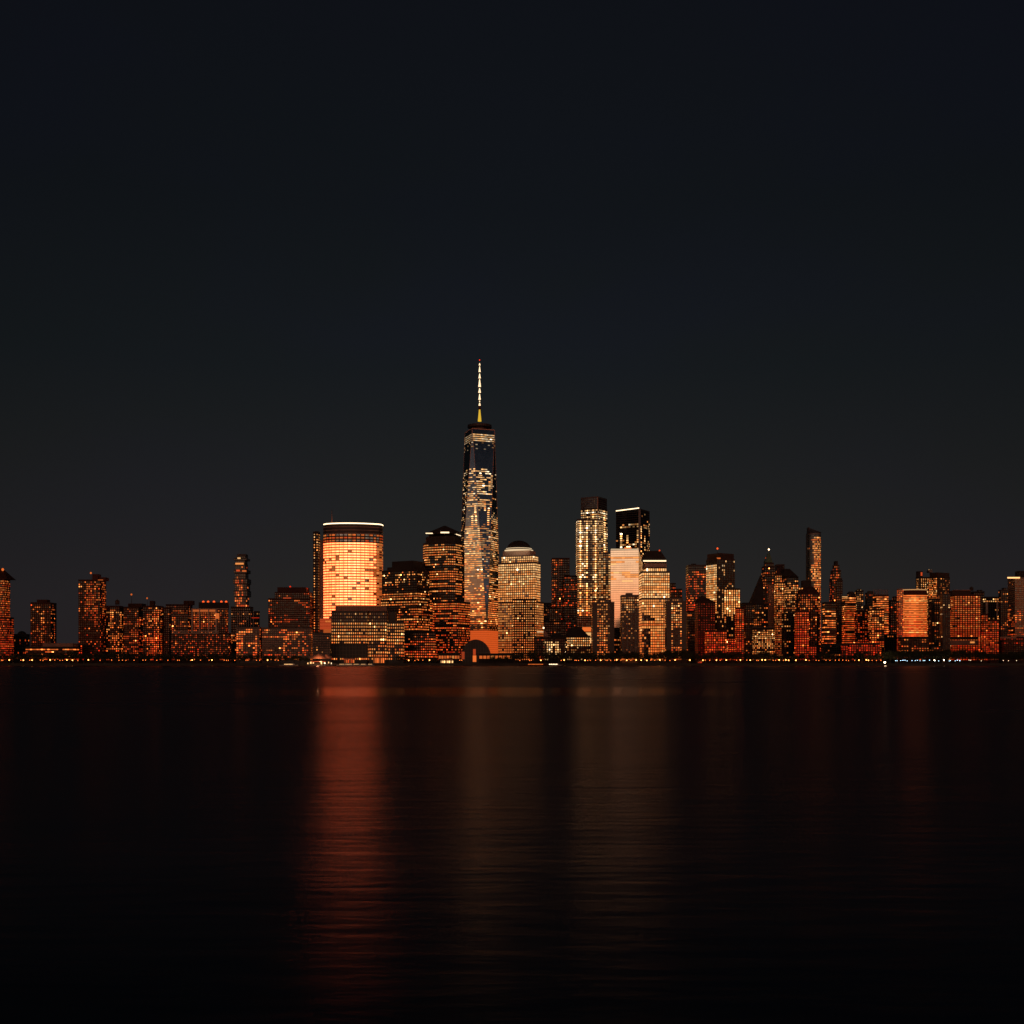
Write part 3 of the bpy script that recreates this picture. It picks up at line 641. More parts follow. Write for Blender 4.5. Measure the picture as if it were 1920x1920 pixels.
arcade(822, 862, 8, 'low arcade with orange lit bays left of the arched glass hall', 3, .55)
arcade(898, 964, 9, 'low arcade with orange lit bays right of the arched glass hall', 4, .7)
# ---- behind, between the domed tower and the bright glass towers
building('office_tower', 'faint slab in the gap right of the domed tower', 2600, [(1016, 1036, 1131)], style(p=.04, br=.2, wall='dark_stone', glass='glass_black'), D=30)
building('residential_tower', 'tall narrow two-toned dark tower with one pale vertical strip', 2080,
         [(1034, 1068, 1047)], style(f=4.2, b=3.3, p=.2, br=.45, wall='brick', glass='glass_black', dt=-1,
         fn=rects((0, .3, .5, .9, .35, 1), (.35, .75, .1, .75, .3, 1.1), (.6, 1, .7, 1, .08, .5))), [('band', 'pale_strip', 1046.5, 1048, 1050, 1110, 'pink_stone'), ('lights', (1036, 1049, 1067), 1046.5, 0, .4, 1.1)])
building('residential_tower', 'dark red-speckled tower just left of the bright cluster tower', 2040,
         [(1057, 1082, 1080)], style(f=4.2, b=2.8, p=.22, run=.2, br=.4, wall='dark_stone', glass='glass_black', dt=-1.2))
building('office_building', 'plain dark mid-rise between the domed tower and a white-windowed block', 1850,
         [(1018, 1062, 1165), (1030, 1052, 1140, 1165)], style(f=4.2, b=3.4, p=.12, br=.45, wall='dark_stone', glass='glass_black', fn=rects((.3, .7, .5, .8, .3, 1.5))))
building('museum_building', 'low block with a small lit pink gable beside the domed tower', 1640,
         [(1003, 1030, 1196)], style(f=4.6, b=3.6, p=.25, br=.3, wall='dark_stone', glass='glass_black'), [('pyr', 1019, 1029, 1022, 1183, 1195, 'pink_stone', 10), ('beacon', 1019.5, 1177, 5, 2.6, 1.3), ('mast', 1019.5, 1177, 1196, .3, 9)], D=12, phrase='the block with a lit gable')
building('museum_building', 'hip-roofed block with pairs of white square windows', 1600,
         [(1020, 1060, 1196), (1060, 1064, 1200)], style(f=4.6, b=3.9, wf=.55, hf=.55, p=.3, run=.6, br=1.0, wall='dark_stone', glass='glass_black', dt=3,
         fn=rects((.15, .35, .15, .85, .95, 1), (.55, .75, .1, .5, .9, .8), (.75, 1, 0, 1, 0, 1))), [('mansard', 1030, 1060, 1038, 1050, 1187, 1196, 'roof', 20)], D=16, phrase='the hip-roofed block with white windows')
building('museum_building', 'mansard-roofed block with an even grid of small white windows', 1620,
         [(1062, 1107, 1193)], style(f=4.6, b=3.6, wf=.55, hf=.5, p=.95, fc=0, br=.7, sp=.25, wall='dark_stone', glass='glass_black', dt=2.3,
         fn=lambda u, v, i, j, fid, rng, py: (rng.random() < .96, 1) if py < 1211 else (rng.random() < .45, .5)), [('mansard', 1060, 1104, 1066, 1090, 1177, 1193, 'roof', 24)], D=16, phrase='the mansard-roofed block')
# ---- bright cluster tower
def cluster_tower():
    Y = 2150
    hotcols = (1093, 1102, 1115, 1131)
    def fn(u, v, i, j, fid, rng, py):
        if py > 1156: return (False, 1)
        c = (int(u * 13.99) in (1, 5, 9, 10)) or False
        dark = (int(u * 14) in (6, 7)) and 1000 < py < 1100
        if dark: return (rng.random() < .12, .3)
        if 1084 < py < 1092 and .2 < u < .55: return (False, 1)
        if c: return (rng.random() < .95, 2.5)
        return (rng.random() < .88, .65)
    def fns(u, v, i, j, fid, rng, py): return (rng.random() < .75, .5) if py < 1156 else (False, 1)
    st = style(f=4.2, b=4.0, wf=.72, hf=.5, p=.8, run=.3, br=.75, sp=.4, wall='dark_metal', glass='glass_low', dt=.85, fn=fn, hot=.03)
    building('office_tower', 'stepped glass tower crowded with white-hot window columns', Y,
        [(1080, 1131, 974, {'D': 40}), (1089, 1138.5, 952, 974, {'xe': 1121, 'th': 32, 'dy': 3}), (1089, 1139, 974, 1160, {'xe': 1121, 'th': 32, 'dy': -2}), (1128, 1145, 1036, {'dy': 5}),
         (1089, 1138, 931, 952, {'xe': 1120, 'th': 32, 'dy': 4, 'st': dict(fn=lambda *a: (False, 1), glass='glass_low', wall='steel')})], st,
        [('band', 'steel_edge', 1082, 1082.8, 976, 1178, 'pink_stone', 3), ('band', 'steel_edge', 1120, 1121, 932, 1154, 'pale_stone', 3),
         ('band', 'lit_lobby', 1092, 1108, 1176, 1184, lit(2, .8), 3), ('band', 'lit_lobby', 1098, 1108, 1186, 1194, lit(4, .9), 3), ('band', 'lit_lobby', 1100, 1108, 1196, 1206, lit(4, 1.4), 3)],
        D=40, cat='skyscraper')
cluster_tower()
# ---- black glass tower and the smooth glowing slab in front of it
def fnb(u, v, i, j, fid, rng, py):
    if fid == 0 or fid == 1 and False: pass
    if 982 < py < 990 and .3 < u: return (rng.random() < .8, .35)
    if abs(u - .22) < .04 and py > 984: return (rng.random() < .75, 1.5)
    if abs(u - .52) < .05 and py > 1000: return (rng.random() < .6, 1.3)
    if u > .9 and py > 978: return (rng.random() < .6, .8)
    if py > 1010: return (rng.random() < .35, .4)
    return (rng.random() < .01, .5)
r = building('office_tower', 'black glass tower with a slanted white light line along its roof', 2250,
         [(1155, 1218, 954, {'xe': 1198, 'th': 30})], style(f=4.2, b=4.2, wf=.9, hf=.6, wall='dark_metal', glass='glass_black', br=.8, dt=.6, tilt=.3, fn=fnb),
         [('band', 'corner_strip', 1197, 1201, 955, 1040, 'steel', 1), ('band', 'lit_terrace', 1171, 1184, 1026, 1029.5, lit(2.4, .9), -3)], cat='skyscraper')
q = MB(); P0 = corner(1155, 1198, 1218, 2250, 30); q.bar((P0[0][0], P0[0][1] - 1, Z(954, 2250) - 1.0), (P0[1][0], P0[1][1] - 1, Z(954, 2250) + 1.5), .9, .9, lit(5.2, 2.6), 6); q.build('roof_light_line', r)
building('office_tower', 'smooth glass slab fading from cream to orange', 1900,
         [(1145, 1207, 1030, {'xe': 1197.5, 'th': 8})], style(f=4.0, b=5.2, wf=.98, hf=.78, wall='glass_mid', glass='glass_high', p=.02, fc=.03, run=.95, br=.8, sp=.12, tilt=.03, hot=0, dt=.8, tj=.12,
         fn=lambda u, v, i, j, fid, rng, py: (rng.random() < .5, .7) if fid != 0 else ((True, 1.1) if 1040 < py < 1092 and (math.sin(i * 91.7 + int(u * 2.4 + i * .3) * 13.1) * 9999) % 1 < .3 else None)),
         [('band', 'lit_parapet', 1145.5, 1197, 1029.2, 1030.4, lit(4.6, .9), 1)], phrase='the smooth glowing slab', cat='skyscraper')
building('office_tower', 'gridded cream tower with a dark sloped roof and a bright cornice line', 1720,
         [(1198, 1256, 1122), (1198.5, 1255.5, 1072, 1122), (1206, 1250, 1063, 1072), (1204, 1250, 1056, 1063, {'blank': 1, 'st': {'wall': 'pale_stone'}})],
         style(f=5.0, b=4.0, wf=.72, hf=.68, p=.98, fc=0, run=.05, br=.85, sp=.18, wall='granite', glass='glass_mid', dt=1.1, tj=.2, hot=.01,
         fn=lambda u, v, i, j, fid, rng, py: (rng.random() < (.25 if (u < .35 and 1150 < py < 1165) or (u < .3 and py > 1180) else .95), .85) if py > 1122 else None),
         [('mansard', 1206, 1250, 1214, 1240, 1033, 1049.5, 'roof', 34), ('box', 'plant_room', 1216, 1237, 1031.5, 1036, 'roof', 10), ('band', 'lit_cornice', 1206, 1249, 1050.5, 1053, lit(5, 2.0), .9), ('band', 'frieze', 1206, 1250, 1053, 1056.2, 'dark_stone', .5), ('beacon', 1238, 1031, 1, .9, 1.2)],
         D=40, phrase='the sloped-roof tower with a bright cornice', cat='skyscraper')
# ---- three riverside apartment towers
gst = dict(f=4.4, b=4.2, wf=.62, hf=.48, wall='granite', glass='glass_black', br=.55, run=.35, dt=1.0)
building('apartment_tower', 'grey concrete riverside tower with a lit window column between blank sides', 1560,
         [(1109, 1152, 1130), (1119, 1146, 1124, 1130)], style(**gst, p=.6, fn=lambda u, v, i, j, fid, rng, py: False if u < .23 or u > .84 else ((rng.random() < .72, 1) if u < .66 else (rng.random() < .15, .7))), [('box', 'lift_house', 1124, 1136, 1121, 1124.5, 'granite')], D=22, phrase='the tower with blank concrete sides')
building('apartment_tower', 'concrete tower with vertical ribs and sparse windows, before the glowing slab', 1530,
         [(1163, 1198, 1117)], style(**gst, p=.3, fn=lambda u, v, i, j, fid, rng, py: (rng.random() < (.75 if py < 1150 else .22), .6)),
         [('box', 'lift_house', 1175, 1187, 1111.5, 1117, 'granite', 5)] + [('band', 'rib', x, x + 1.6, 1162, 1232, 'concrete', .7) for x in (1167, 1176, 1182, 1191)] +
         [('band', 'lit_entrance_canopy', 1164, 1174, 1234, 1237.5, lit(2.3, .9), 4), ('band', 'lit_entrance_canopy', 1184, 1193, 1234, 1237.5, lit(2.3, .9), 4)], D=22, phrase='the ribbed concrete tower')
building('apartment_tower', 'pale concrete tower with a glowing ring-shaped cluster low on its face', 1570,
         [(1246, 1287, 1128), (1252, 1281, 1121, 1128)], style(**gst, p=.55, fn=lambda u, v, i, j, fid, rng, py: False if u < .25 or u > .76 else ((rng.random() < .8, 1) if py < 1176 else ((rng.random() < .85, 1.1) if (abs(u - .5) > .17 or py > 1212) else (False, 1)))), D=22, phrase='the pale tower with a ring of lights')
building('office_building', 'small dark block between two concrete riverside towers', 1600,
         [(1150, 1165, 1178)], style(f=4.6, b=3.6, p=.5, br=.45, wall='dark_stone', glass='glass_black', dt=1.0, fn=rects((0, 1, .75, 1, 0, 1))), D=12)
building('office_tower', 'stepped dark tower peeking over the pale concrete tower', 2000,
         [(1254, 1279, 1105), (1255, 1267, 1093, 1105)], style(f=4.3, b=3.4, p=.22, br=.4, wall='dark_stone', glass='glass_black', dt=-1.4))
building('office_tower', 'black modern tower with smouldering orange window clusters', 1950,
         [(1286, 1324, 1060)], style(f=4.4, b=3.4, wf=.75, hf=.45, wall='dark_metal', glass='glass_black', br=.5, dt=-1.2, run=.7,
         fn=rects((.12, .62, .62, .92, .5, .8), (.02, .5, .28, .62, .85, 1.1), (.02, .45, .02, .25, .55, 1), (.5, 1, .5, .9, .25, 1), (.5, 1, 0, .5, .12, 1))),
         [('box', 'plant_room', 1298, 1306, 1056.5, 1060, 'roof')], cat='skyscraper')
building('apartment_building', 'slender dark slab with one orange-lit top storey', 1800, [(1286, 1303, 1146)], style(p=.06, br=.3, wall='dark_stone', glass='glass_black'), [('band', 'lit_top_storey', 1289, 1297, 1152, 1155, lit(2.2, .6), .6)])
building('apartment_tower', 'reddish octagonal brick tower with a peaked roof', 1640,
         [(1303, 1341, 1129)], style(f=4.3, b=4.5, wf=.42, hf=.4, p=.8, fc=.15, run=.1, br=.13, wall='brick', glass='glass_black', dt=-1.6), [('pyr', 1304, 1340, 1319, 1116, 1129, 'brick', 26)], phrase='the peaked-roof brick tower')
building('office_tower', 'tall tower with a cream striped face and a darker brown side', 1980,
         [(1324, 1378, 1048, {'xe': 1344, 'th': 62, 'st': dict()}), (1326, 1376, 1036.5, 1048, {'xe': 1350, 'th': 55, 'blank': 1, 'dy': 3, 'st': {'wall': 'brown_stone'}}), (1352, 1388, 1104, {'dy': 6})],
         style(f=4.2, b=4.1, wf=.55, hf=.7, wall='brown_stone', glass='glass_black', br=.8, run=.5, dt=1.1, sp=.25, tj=.25,
         fn=lambda u, v, i, j, fid, rng, py: (py > 1056, 1.15) if fid == 0 and py < 1150 else ((rng.random() < (.75 if 1130 < py < 1160 and .3 < u < .6 else .17), .75))),
         [('beacon', 1347, 1027.5, 1, 1.5, 1.5), ('mast', 1347, 1028, 1037, .35, 9), ('band', 'lit_loggia', 1344, 1351, 1045.5, 1048, lit(1.5, .6), -1)], cat='skyscraper')
building('apartment_building', 'crimson-lit brick block behind the tree line', 1590,
         [(1322, 1363, 1183)], style(f=4.5, b=4.2, wf=.6, hf=.6, p=.93, fc=0, run=.1, br=.36, wall='red_brick', glass='glass_low', dt=-.6), [('lights', (1336, 1341, 1348, 1354, 1360), 1184, 1.2, .9, 1.3)], D=14, phrase='the crimson-lit block')
building('apartment_tower', 'narrow tower with three columns of ember-red windows and a low wing', 1620,
         [(1364, 1379, 1196), (1378, 1395, 1140)], style(f=3.9, b=4.6, wf=.6, hf=.5, p=.93, fc=0, run=.1, br=.42, wall='red_brick', glass='glass_low', dt=-.7), D=16, phrase='the narrow ember-red tower')
building('apartment_building', 'dark speckled block behind the narrow ember-red tower', 1750, [(1394, 1413, 1133)], style(f=4.2, b=3.5, p=.22, br=.3, wall='dark_stone', glass='glass_black', dt=.4))
building('apartment_building', 'unlit block with rooftop pipes in the gap before the dark sloping roof', 2050, [(1388, 1416, 1131)], style(p=.05, br=.2, wall='dark_stone', glass='glass_black'), [('mast', 1389, 1118, 1131, .8)])
building('office_building', 'building with a steep black sloping roof left of the green spire', 1850,
         [(1409, 1440, 1132)], style(f=4.3, b=4, p=.4, br=.55, wall='dark_stone', glass='glass_black', dt=.6, fn=rects((0, 1, .72, 1, .12, 1.3))), [('pyr', 1409, 1433, 1430, 1078, 1132, 'roof', 26)])
building('office_building', 'squat block with bright rows of cream windows above the trees', 1600,
         [(1411, 1453, 1179)], style(f=3.7, b=3.0, wf=.5, hf=.5, p=.85, fc=.5, run=.3, br=.7, wall='dark_stone', glass='glass_black', dt=1.6), [('band', 'cornice', 1411, 1452, 1175.5, 1176.6, 'granite', .8)], D=16, phrase='the squat block with cream rows')
building('office_tower', 'old brown tower crowned by a green copper spire', 2300,
         [(1425, 1457, 1090), (1428, 1454, 1062, 1090), (1432, 1451, 1055, 1062)], style(f=4.2, b=3.4, wf=.5, hf=.5, p=.5, br=.5, run=.2, wall='brown_stone', glass='glass_black', dt=-.8),
         [('pyr', 1434, 1449, 1443, 1036, 1055, 'copper', 14), ('beacon', 1443.5, 1029.5, 5.4, 5, 1.7), ('mast', 1443.5, 1030, 1038, .5, 8), ('mast', 1437.5, 1026, 1056, .25, 4), ('beacon', 1437.5, 1045.5, 1, .5, 1)], cat='skyscraper')
building('office_tower', 'plain brown flat-topped tower behind the red-tipped tower', 2200, [(1453, 1471, 1059)], style(p=.03, br=.2, wall='brown_stone', glass='glass_black'), cat='skyscraper')
building('office_tower', 'plain pinkish stone slab with tiny dark windows', 1900,
         [(1439, 1453, 1098)], style(f=3.6, b=2.6, wf=.4, hf=.4, p=.06, br=.3, wall='pink_stone', glass='glass_black', dt=-1))
building('office_tower', 'slender cream-dotted tower with a glowing red tip', 1880,
         [(1452, 1469, 1092), (1454, 1466, 1077, 1092)], style(f=4.1, b=3.2, wf=.5, hf=.55, p=.93, fc=.05, run=.1, br=.75, wall='brown_stone', glass='glass_black', dt=.5,
         fn=lambda u, v, i, j, fid, rng, py: (rng.random() < .8, .5) if py > 1140 else None), [('pyr', 1456, 1463, 1459.5, 1066, 1077, 'red_brick', 6), ('beacon', 1459, 1071.5, 2, 2.0, 1.3)], cat='skyscraper')
building('office_tower', 'tower with a black wedge roof and yellowish lit rows', 2100,
         [(1470, 1497, 1082)], style(f=4.2, b=3.6, wf=.6, hf=.5, p=.6, run=.5, br=.55, wall='dark_stone', glass='glass_black', dt=.3), [('mansard', 1470, 1496, 1471, 1482, 1066, 1081, 'roof', 30)], cat='skyscraper')
building('office_building', 'white-dotted block below the black wedge roof', 1950, [(1468, 1491, 1113)], style(f=4, b=3, p=.7, br=.6, wall='dark_stone', glass='glass_black', dt=1, fn=rects((.5, 1, 0, .6, .1, 1))))
building('office_building', 'dark building with a gabled parapet left of the ember-red slab', 1640,
         [(1466, 1491, 1150), (1470, 1486, 1142, 1150)], style(f=4.2, b=4.4, p=.15, br=.45, wall='dark_stone', glass='glass_black', dt=1.2), D=14, phrase='the dark gabled building')
def round_tower(name, label, Y, x0, x1, ytop, st, extras=(), a0=200, a1=340, flat=.55, cat='building', phrase=None, zb=None, n=14, seed=5):
    """tower with a convex (elliptic) river front"""
    root = thing(name, label, cat, (X((x0 + x1) / 2, Y), Y + 15, GZ)); fa = Facade(root, st, seed)
    xa, xb = X(x0, Y), X(x1, Y); xc = (xa + xb) / 2; rx = (xb - xa) / 2; ry = rx * flat
    pts = [(xc - rx * math.cos(math.pi * i / n), Y + ry - ry * math.sin(math.pi * i / n)) for i in range(n + 1)]
    poly = pts + [(xb, Y + ry + 14), (xa, Y + ry + 14)]; b = MB(); b.prism(poly, GZ if zb is None else Z(zb, Y), Z(ytop, Y), st['wall'], mtop='roof'); b.build('wall', root)
    zt = Z(st.get('wt', ytop + 3), Y); z0 = Z(st.get('wb', 1222), Y)
    for k, (p, r_) in enumerate(zip(pts, pts[1:])):
        s = dict(st); s['b'] = math.dist(p, r_) / (Y / F) * .98
        uu = (k + .5) / n
        if st.get('fnu'): s['fn'] = (lambda uu: lambda u, v, i, j, fid, rng, py: st['fnu'](uu, v, rng, py))(uu)
        fa.face((*p, z0), (*r_, z0), (*r_, zt), (*p, zt), Y, s, k)
    for e in extras:
        if e[0] == 'ring':
            _, nm, y, h, d, mt = e; q = MB(); q.prism([(x, yy - d) for x, yy in pts] + [(pts[-1][0], pts[-1][1] + 5), (pts[0][0], pts[0][1] + 5)], Z(y, Y) - h / 2, Z(y, Y) + h / 2, mt); q.build(nm, root)
        else: extra(root, Y, e)
    fa.flush('band'); BUILT.append((x0, x1, Y, phrase or label))
    return root
round_tower('residential_tower', 'tall slim tower with an amber rounded side and a slanted dark top', 2050, 1517, 1541, 999,
    style(f=4.0, b=3, wf=.95, hf=.6, wall='steel', glass='glass_black', br=.62, dt=0, run=.6, sp=.35, hot=.01,
          fnu=lambda u, v, rng, py: (rng.random() < .04, .5) if u < .3 else ((rng.random() < .3, .9) if u < .45 else ((rng.random() < .8, .9) if py > 1008 else (False, 1)))),
    [('mansard', 1517.5, 1541, 1517.5, 1521, 990, 999, 'steel', 20), ('box', 'roof_fin', 1517, 1519, 988, 999, 'dark_metal', 4)], cat='skyscraper', flat=.7, seed=11)
round_tower('apartment_tower', 'round-shouldered brick tower with a black box on its roof', 1720, 1499, 1540, 1111,
    style(f=4.1, b=3.4, wf=.5, hf=.5, wall='brick', glass='glass_black', br=.5, dt=-.2, p=.5, run=.3,
          fnu=lambda u, v, rng, py: (rng.random() < (.65 if py < 1140 else .3), 1.0)),
    [('dome', 1519.5, 19, 1097, 1111, 'brick'), ('box', 'plant_room', 1508, 1524, 1087.5, 1102, 'roof', 8), ('lights', (1502, 1507, 1511, 1516, 1521, 1527, 1533), 1103, 3, 1.2, 1.1)], flat=.4, seed=12)
building('apartment_tower', 'slab of even ember-red windows with a low wing to its right', 1600,
         [(1490, 1517, 1146), (1516, 1531, 1211)], style(f=4.3, b=4.4, wf=.62, hf=.55, p=.96, fc=0, run=.05, br=.42, sp=.3, wall='red_brick', glass='glass_low', dt=-.7), D=14, phrase='the ember-red slab')
building('office_tower', 'brown stepped tower with a small black cap above the amber-banded block', 2200,
         [(1555, 1579, 1085), (1557, 1577, 1070, 1085), (1561, 1574, 1059, 1070)], style(f=4.1, b=3.4, p=.5, br=.4, wall='brown_stone', glass='glass_black', dt=-1, fn=rects((.75, 1, 0, 1, 0, 1))),
         [('box', 'mechanical_box', 1567.5, 1572, 1051.5, 1060, 'roof')], cat='skyscraper')
building('office_tower', 'blank brown slab standing in front of the stepped tower', 2000, [(1566, 1580, 1089)], style(p=.02, br=.2, wall='brown_stone', glass='glass_black'))
building('office_building', 'block with broken amber bands of light', 1640,
         [(1541, 1567, 1130)], style(f=4.3, b=4, wf=.9, hf=.42, p=.55, fc=.6, run=.8, br=.65, wall='dark_stone', glass='glass_black', dt=.5), D=18, phrase='the amber-banded block')
building('apartment_building', 'small speckled block in the shade between banded buildings', 1615, [(1540, 1580, 1208)], style(f=4, b=4, p=.35, br=.3, wall='dark_stone', glass='glass_black', dt=.6), D=10, phrase='the small speckled block')
building('office_tower', 'tower wrapped in thin pink and cream light bands', 1780,
         [(1579, 1605, 1118)], style(f=4.0, b=4, wf=.97, hf=.42, p=.9, fc=.2, run=.9, br=.42, wall='brick', glass='glass_low', dt=-.1), [('band', 'lit_cornice', 1579, 1589, 1118.4, 1119.6, lit(3.5, .9), .8)])
building('apartment_tower', 'narrow dark tower with short columns of white dots', 1850,
         [(1603, 1619, 1108), (1608, 1615, 1104, 1108)], style(f=3.9, b=3.6, p=.45, br=.55, wall='dark_stone', glass='glass_black', dt=.9))
building('office_building', 'brown block with cluttered roof boxes behind the banded tower', 2100, [(1588, 1606, 1112), (1591, 1600, 1109, 1112)], style(p=.1, br=.3, wall='brown_stone', glass='glass_black'))
building('office_building', 'black box-topped building behind the vertical roof fins', 2050, [(1622, 1640, 1112), (1626, 1637, 1108, 1112)], style(p=.12, br=.4, wall='dark_metal', glass='glass_black'))
building('office_tower', 'tower with open vertical fins rising above its lit bands', 1900,
         [(1637, 1666, 1116)], style(f=4, b=4, wf=.95, hf=.5, p=.82, fc=.3, run=.85, br=.5, wall='brick', glass='glass_low', dt=.1),
         [('band', 'roof_fin', x, x + .5, 1105, 1117, 'pink_stone', .8) for x in [1638 + 2.9 * k for k in range(10)]] + [('mast', 1650, 1100, 1116, .3)])
building('apartment_building', 'reddish block with a small pyramid roof before the finned tower', 1700,
         [(1602, 1630, 1146), (1621, 1631, 1141, 1146)], style(f=4.0, b=4.4, p=.6, br=.33, run=.2, wall='brick', glass='glass_black', dt=-.6), [('pyr', 1620, 1631, 1625, 1134, 1141, 'roof', 12)], D=16, phrase='the block with a small pyramid roof')
building('apartment_tower', 'mid-rise with amber and golden windows mixed with red ones', 1660,
         [(1628, 1658, 1143), (1631, 1651, 1138, 1143)], style(f=4.1, b=4.3, wf=.65, hf=.5, p=.75, run=.3, br=.5, wall='brick', glass='glass_black', dt=.4,
         fn=rects((.55, 1, .6, 1, .8, 1.6), (0, .4, .1, .4, .85, 1.4))), D=16, phrase='the amber and red mid-rise')
building('gatehouse', 'wide low red-windowed block with a dark archway through it', 1560,
         [(1578, 1590, 1209), (1588, 1650, 1207)], style(f=4.3, b=4.6, wf=.6, hf=.6, p=.8, br=.25, run=.2, wall='red_brick', glass='glass_black', dt=-1.2,
         fn=lambda u, v, i, j, fid, rng, py: (False, 1) if ((u - .3) / .17) ** 2 + ((py - 1236) / 16) ** 2 < 1 else None), [('dome', 1610, 10.5, 1217, 1236, 'roof'), ('band', 'cornice', 1588, 1650, 1205.5, 1207, 'granite', .8)], D=10, phrase='the archway block')
building('apartment_building', 'dim block with flickering lamps right of the archway block', 1700, [(1650, 1684, 1190)], style(f=4, b=4, p=.25, br=.5, wall='dark_stone', glass='glass_black', dt=.5), D=12, phrase='the dim block right of the archway')
building('office_building', 'dark narrow block seen in the gap left of the striped round tower', 1950, [(1666, 1684, 1126), (1674, 1682, 1118, 1126)], style(p=.14, br=.4, wall='dark_stone', glass='glass_black', dt=-.5))
# ---- striped round tower
def fr_(u, v, rng, py):
    if py < 1116: return (False, 1)
    return (True, .9 + .5 * math.exp(-((u - .42) / .12) ** 2))
round_tower('office_tower', 'round orange tower striped by floor bands under a cream rim', 1640, 1694, 1741.5, 1105,
    style(f=3.35, b=3, wf=1.0, hf=.6, wall='red_brick', glass='glass_low', br=.8, dt=.2, tj=.2, run=.9, sp=.15, hot=0, fnu=fr_, wt=1115, wb=1194),
    [('ring', 'cream_rim', 1105.5, 2.2, 1.0, 'pale_stone'), ('ring', 'lit_rim', 1105.6, 1.0, 1.3, lit(4, .6))], flat=.45, n=16, seed=21, phrase='the striped round tower')
building('office_building', 'flat gridded wing joined to the striped round tower', 1645, [(1682.5, 1695, 1105)], style(f=3.4, b=3, wf=.7, hf=.6, p=.9, br=.3, run=.3, wall='pink_stone', glass='glass_low', dt=-.7), D=20)
building('office_building', 'dim low podium blocks under the striped round tower', 1600, [(1684, 1742, 1196), (1740, 1775, 1212)], style(f=4.2, b=4.6, p=.2, br=.38, wall='dark_stone', glass='glass_black', dt=.4), D=12, phrase='the podium under the round tower')
building('office_tower', 'dark tower with a rust-lit rooftop drum and white dot grid', 1900,
         [(1717, 1741, 1083), (1718, 1730, 1071, 1083, {'blank': 1})], style(f=3.4, b=3.6, wf=.42, hf=.42, p=.9, br=.55, wall='dark_stone', glass='glass_black', dt=.8, fn=rects((0, .25, 0, 1, 0, 1))),
         [('band', 'lit_drum_panel', 1726.5, 1729.5, 1073, 1079.5, lit(1.3, .6), -1)], cat='skyscraper')
building('office_tower', 'two-faced tower with amber grid on one side and brown ledges on the other', 1930,
         [(1740, 1781, 1082, {'xe': 1757, 'th': 62}), (1743, 1780, 1073, 1082, {'xe': 1757, 'th': 62, 'blank': 1, 'dy': 2, 'st': {'wall': 'brown_stone'}})],
         style(f=3.3, b=3.2, wf=.7, hf=.5, wall='brown_stone', glass='glass_black', br=.6, dt=0, run=.5, fn=lambda u, v, i, j, fid, rng, py: (rng.random() < .85, 1) if fid == 0 and py < 1123 else (rng.random() < .2, .5)),
         [('box', 'roof_mast_frame', 1744, 1750, 1068, 1073, 'steel'), ('beacon', 1745.5, 1068, 4, .9, 1), ('beacon', 1749.5, 1068.5, 4, .9, 1)], cat='skyscraper')
building('office_building', 'dim banded block between the round tower and a black slab', 1760, [(1743, 1764, 1123)], style(f=3.8, b=4, p=.3, fc=.4, br=.35, run=.6, wall='dark_stone', glass='glass_black', dt=.6))
building('apartment_tower', 'black slab with a faint pale corner left of the red gridded tower', 1600, [(1763, 1782, 1114)], style(f=4.2, b=5, p=.07, br=.6, wall='dark_metal', glass='glass_black', dt=2.5), [('band', 'corner_strip', 1769, 1770, 1152, 1225, 'granite', .6)], D=18, phrase='the black slab')
building('hotel_tower', 'broad tower with a dense grid of glowing red windows and a brown roof box', 1660,
         [(1780, 1838.5, 1116)], style(f=3.65, b=4.75, wf=.6, hf=.55, p=.98, fc=0, run=.05, br=.42, sp=.25, wall='red_brick', glass='glass_low', dt=-.25, wb=1196, hot=.03),
         [('box', 'roof_box', 1788, 1823, 1107, 1116, 'brown_stone', 6), ('band', 'roof_rail', 1789, 1821, 1106, 1107, 'pink_stone', -6),
          ('band', 'podium_fascia', 1780, 1833, 1195, 1199.5, 'dark_stone', 3), ('band', 'podium_fascia', 1775, 1832, 1200.5, 1210, 'pink_stone', 6), ('band', 'lit_podium_bay', 1816, 1824, 1203, 1206, lit(3, .9), 6.5), ('lights', (1786, 1792, 1799, 1806), 1210.5, 3.5, .8, 1.1)], D=20, phrase='the red gridded hotel tower')
building('office_building', 'dark block with two black water tanks above the gridded tower', 1900, [(1820, 1846, 1110), (1833, 1842, 1106, 1110)], style(p=.05, br=.3, wall='dark_stone', glass='glass_black'), [('tank', 1826, 7, 1099, 1110)])
building('office_building', 'dark building with two pale pilasters and a lit top storey', 1780,
         [(1842, 1873, 1120)], style(f=4.1, b=4, p=.2, br=.45, run=.5, wall='dark_stone', glass='glass_black', dt=1, fn=rects((0, 1, .94, 1, .7, 1.2), (.5, .95, .5, .75, .6, .9))),
         [('band', 'pilaster', 1848, 1852, 1128, 1152, 'pale_stone', .8), ('band', 'pilaster', 1868, 1871, 1127, 1156, 'pale_stone', .8)])
building('apartment_building', 'short ember-red gridded block beside a column of white dots', 1610,
         [(1842, 1852, 1152), (1851, 1873, 1163)], style(f=3.9, b=4.6, wf=.62, hf=.55, p=.95, br=.34, run=.1, wall='red_brick', glass='glass_low', dt=-.5,
         fn=None), D=14, phrase='the short ember-red block')
building('office_tower', 'black tower squeezed between the pilastered building and the tan corner tower', 1800, [(1872, 1891, 1107), (1880, 1889, 1102, 1107)], style(f=3.6, b=4, p=.2, br=.4, wall='dark_metal', glass='glass_black', dt=0, fc=.2))
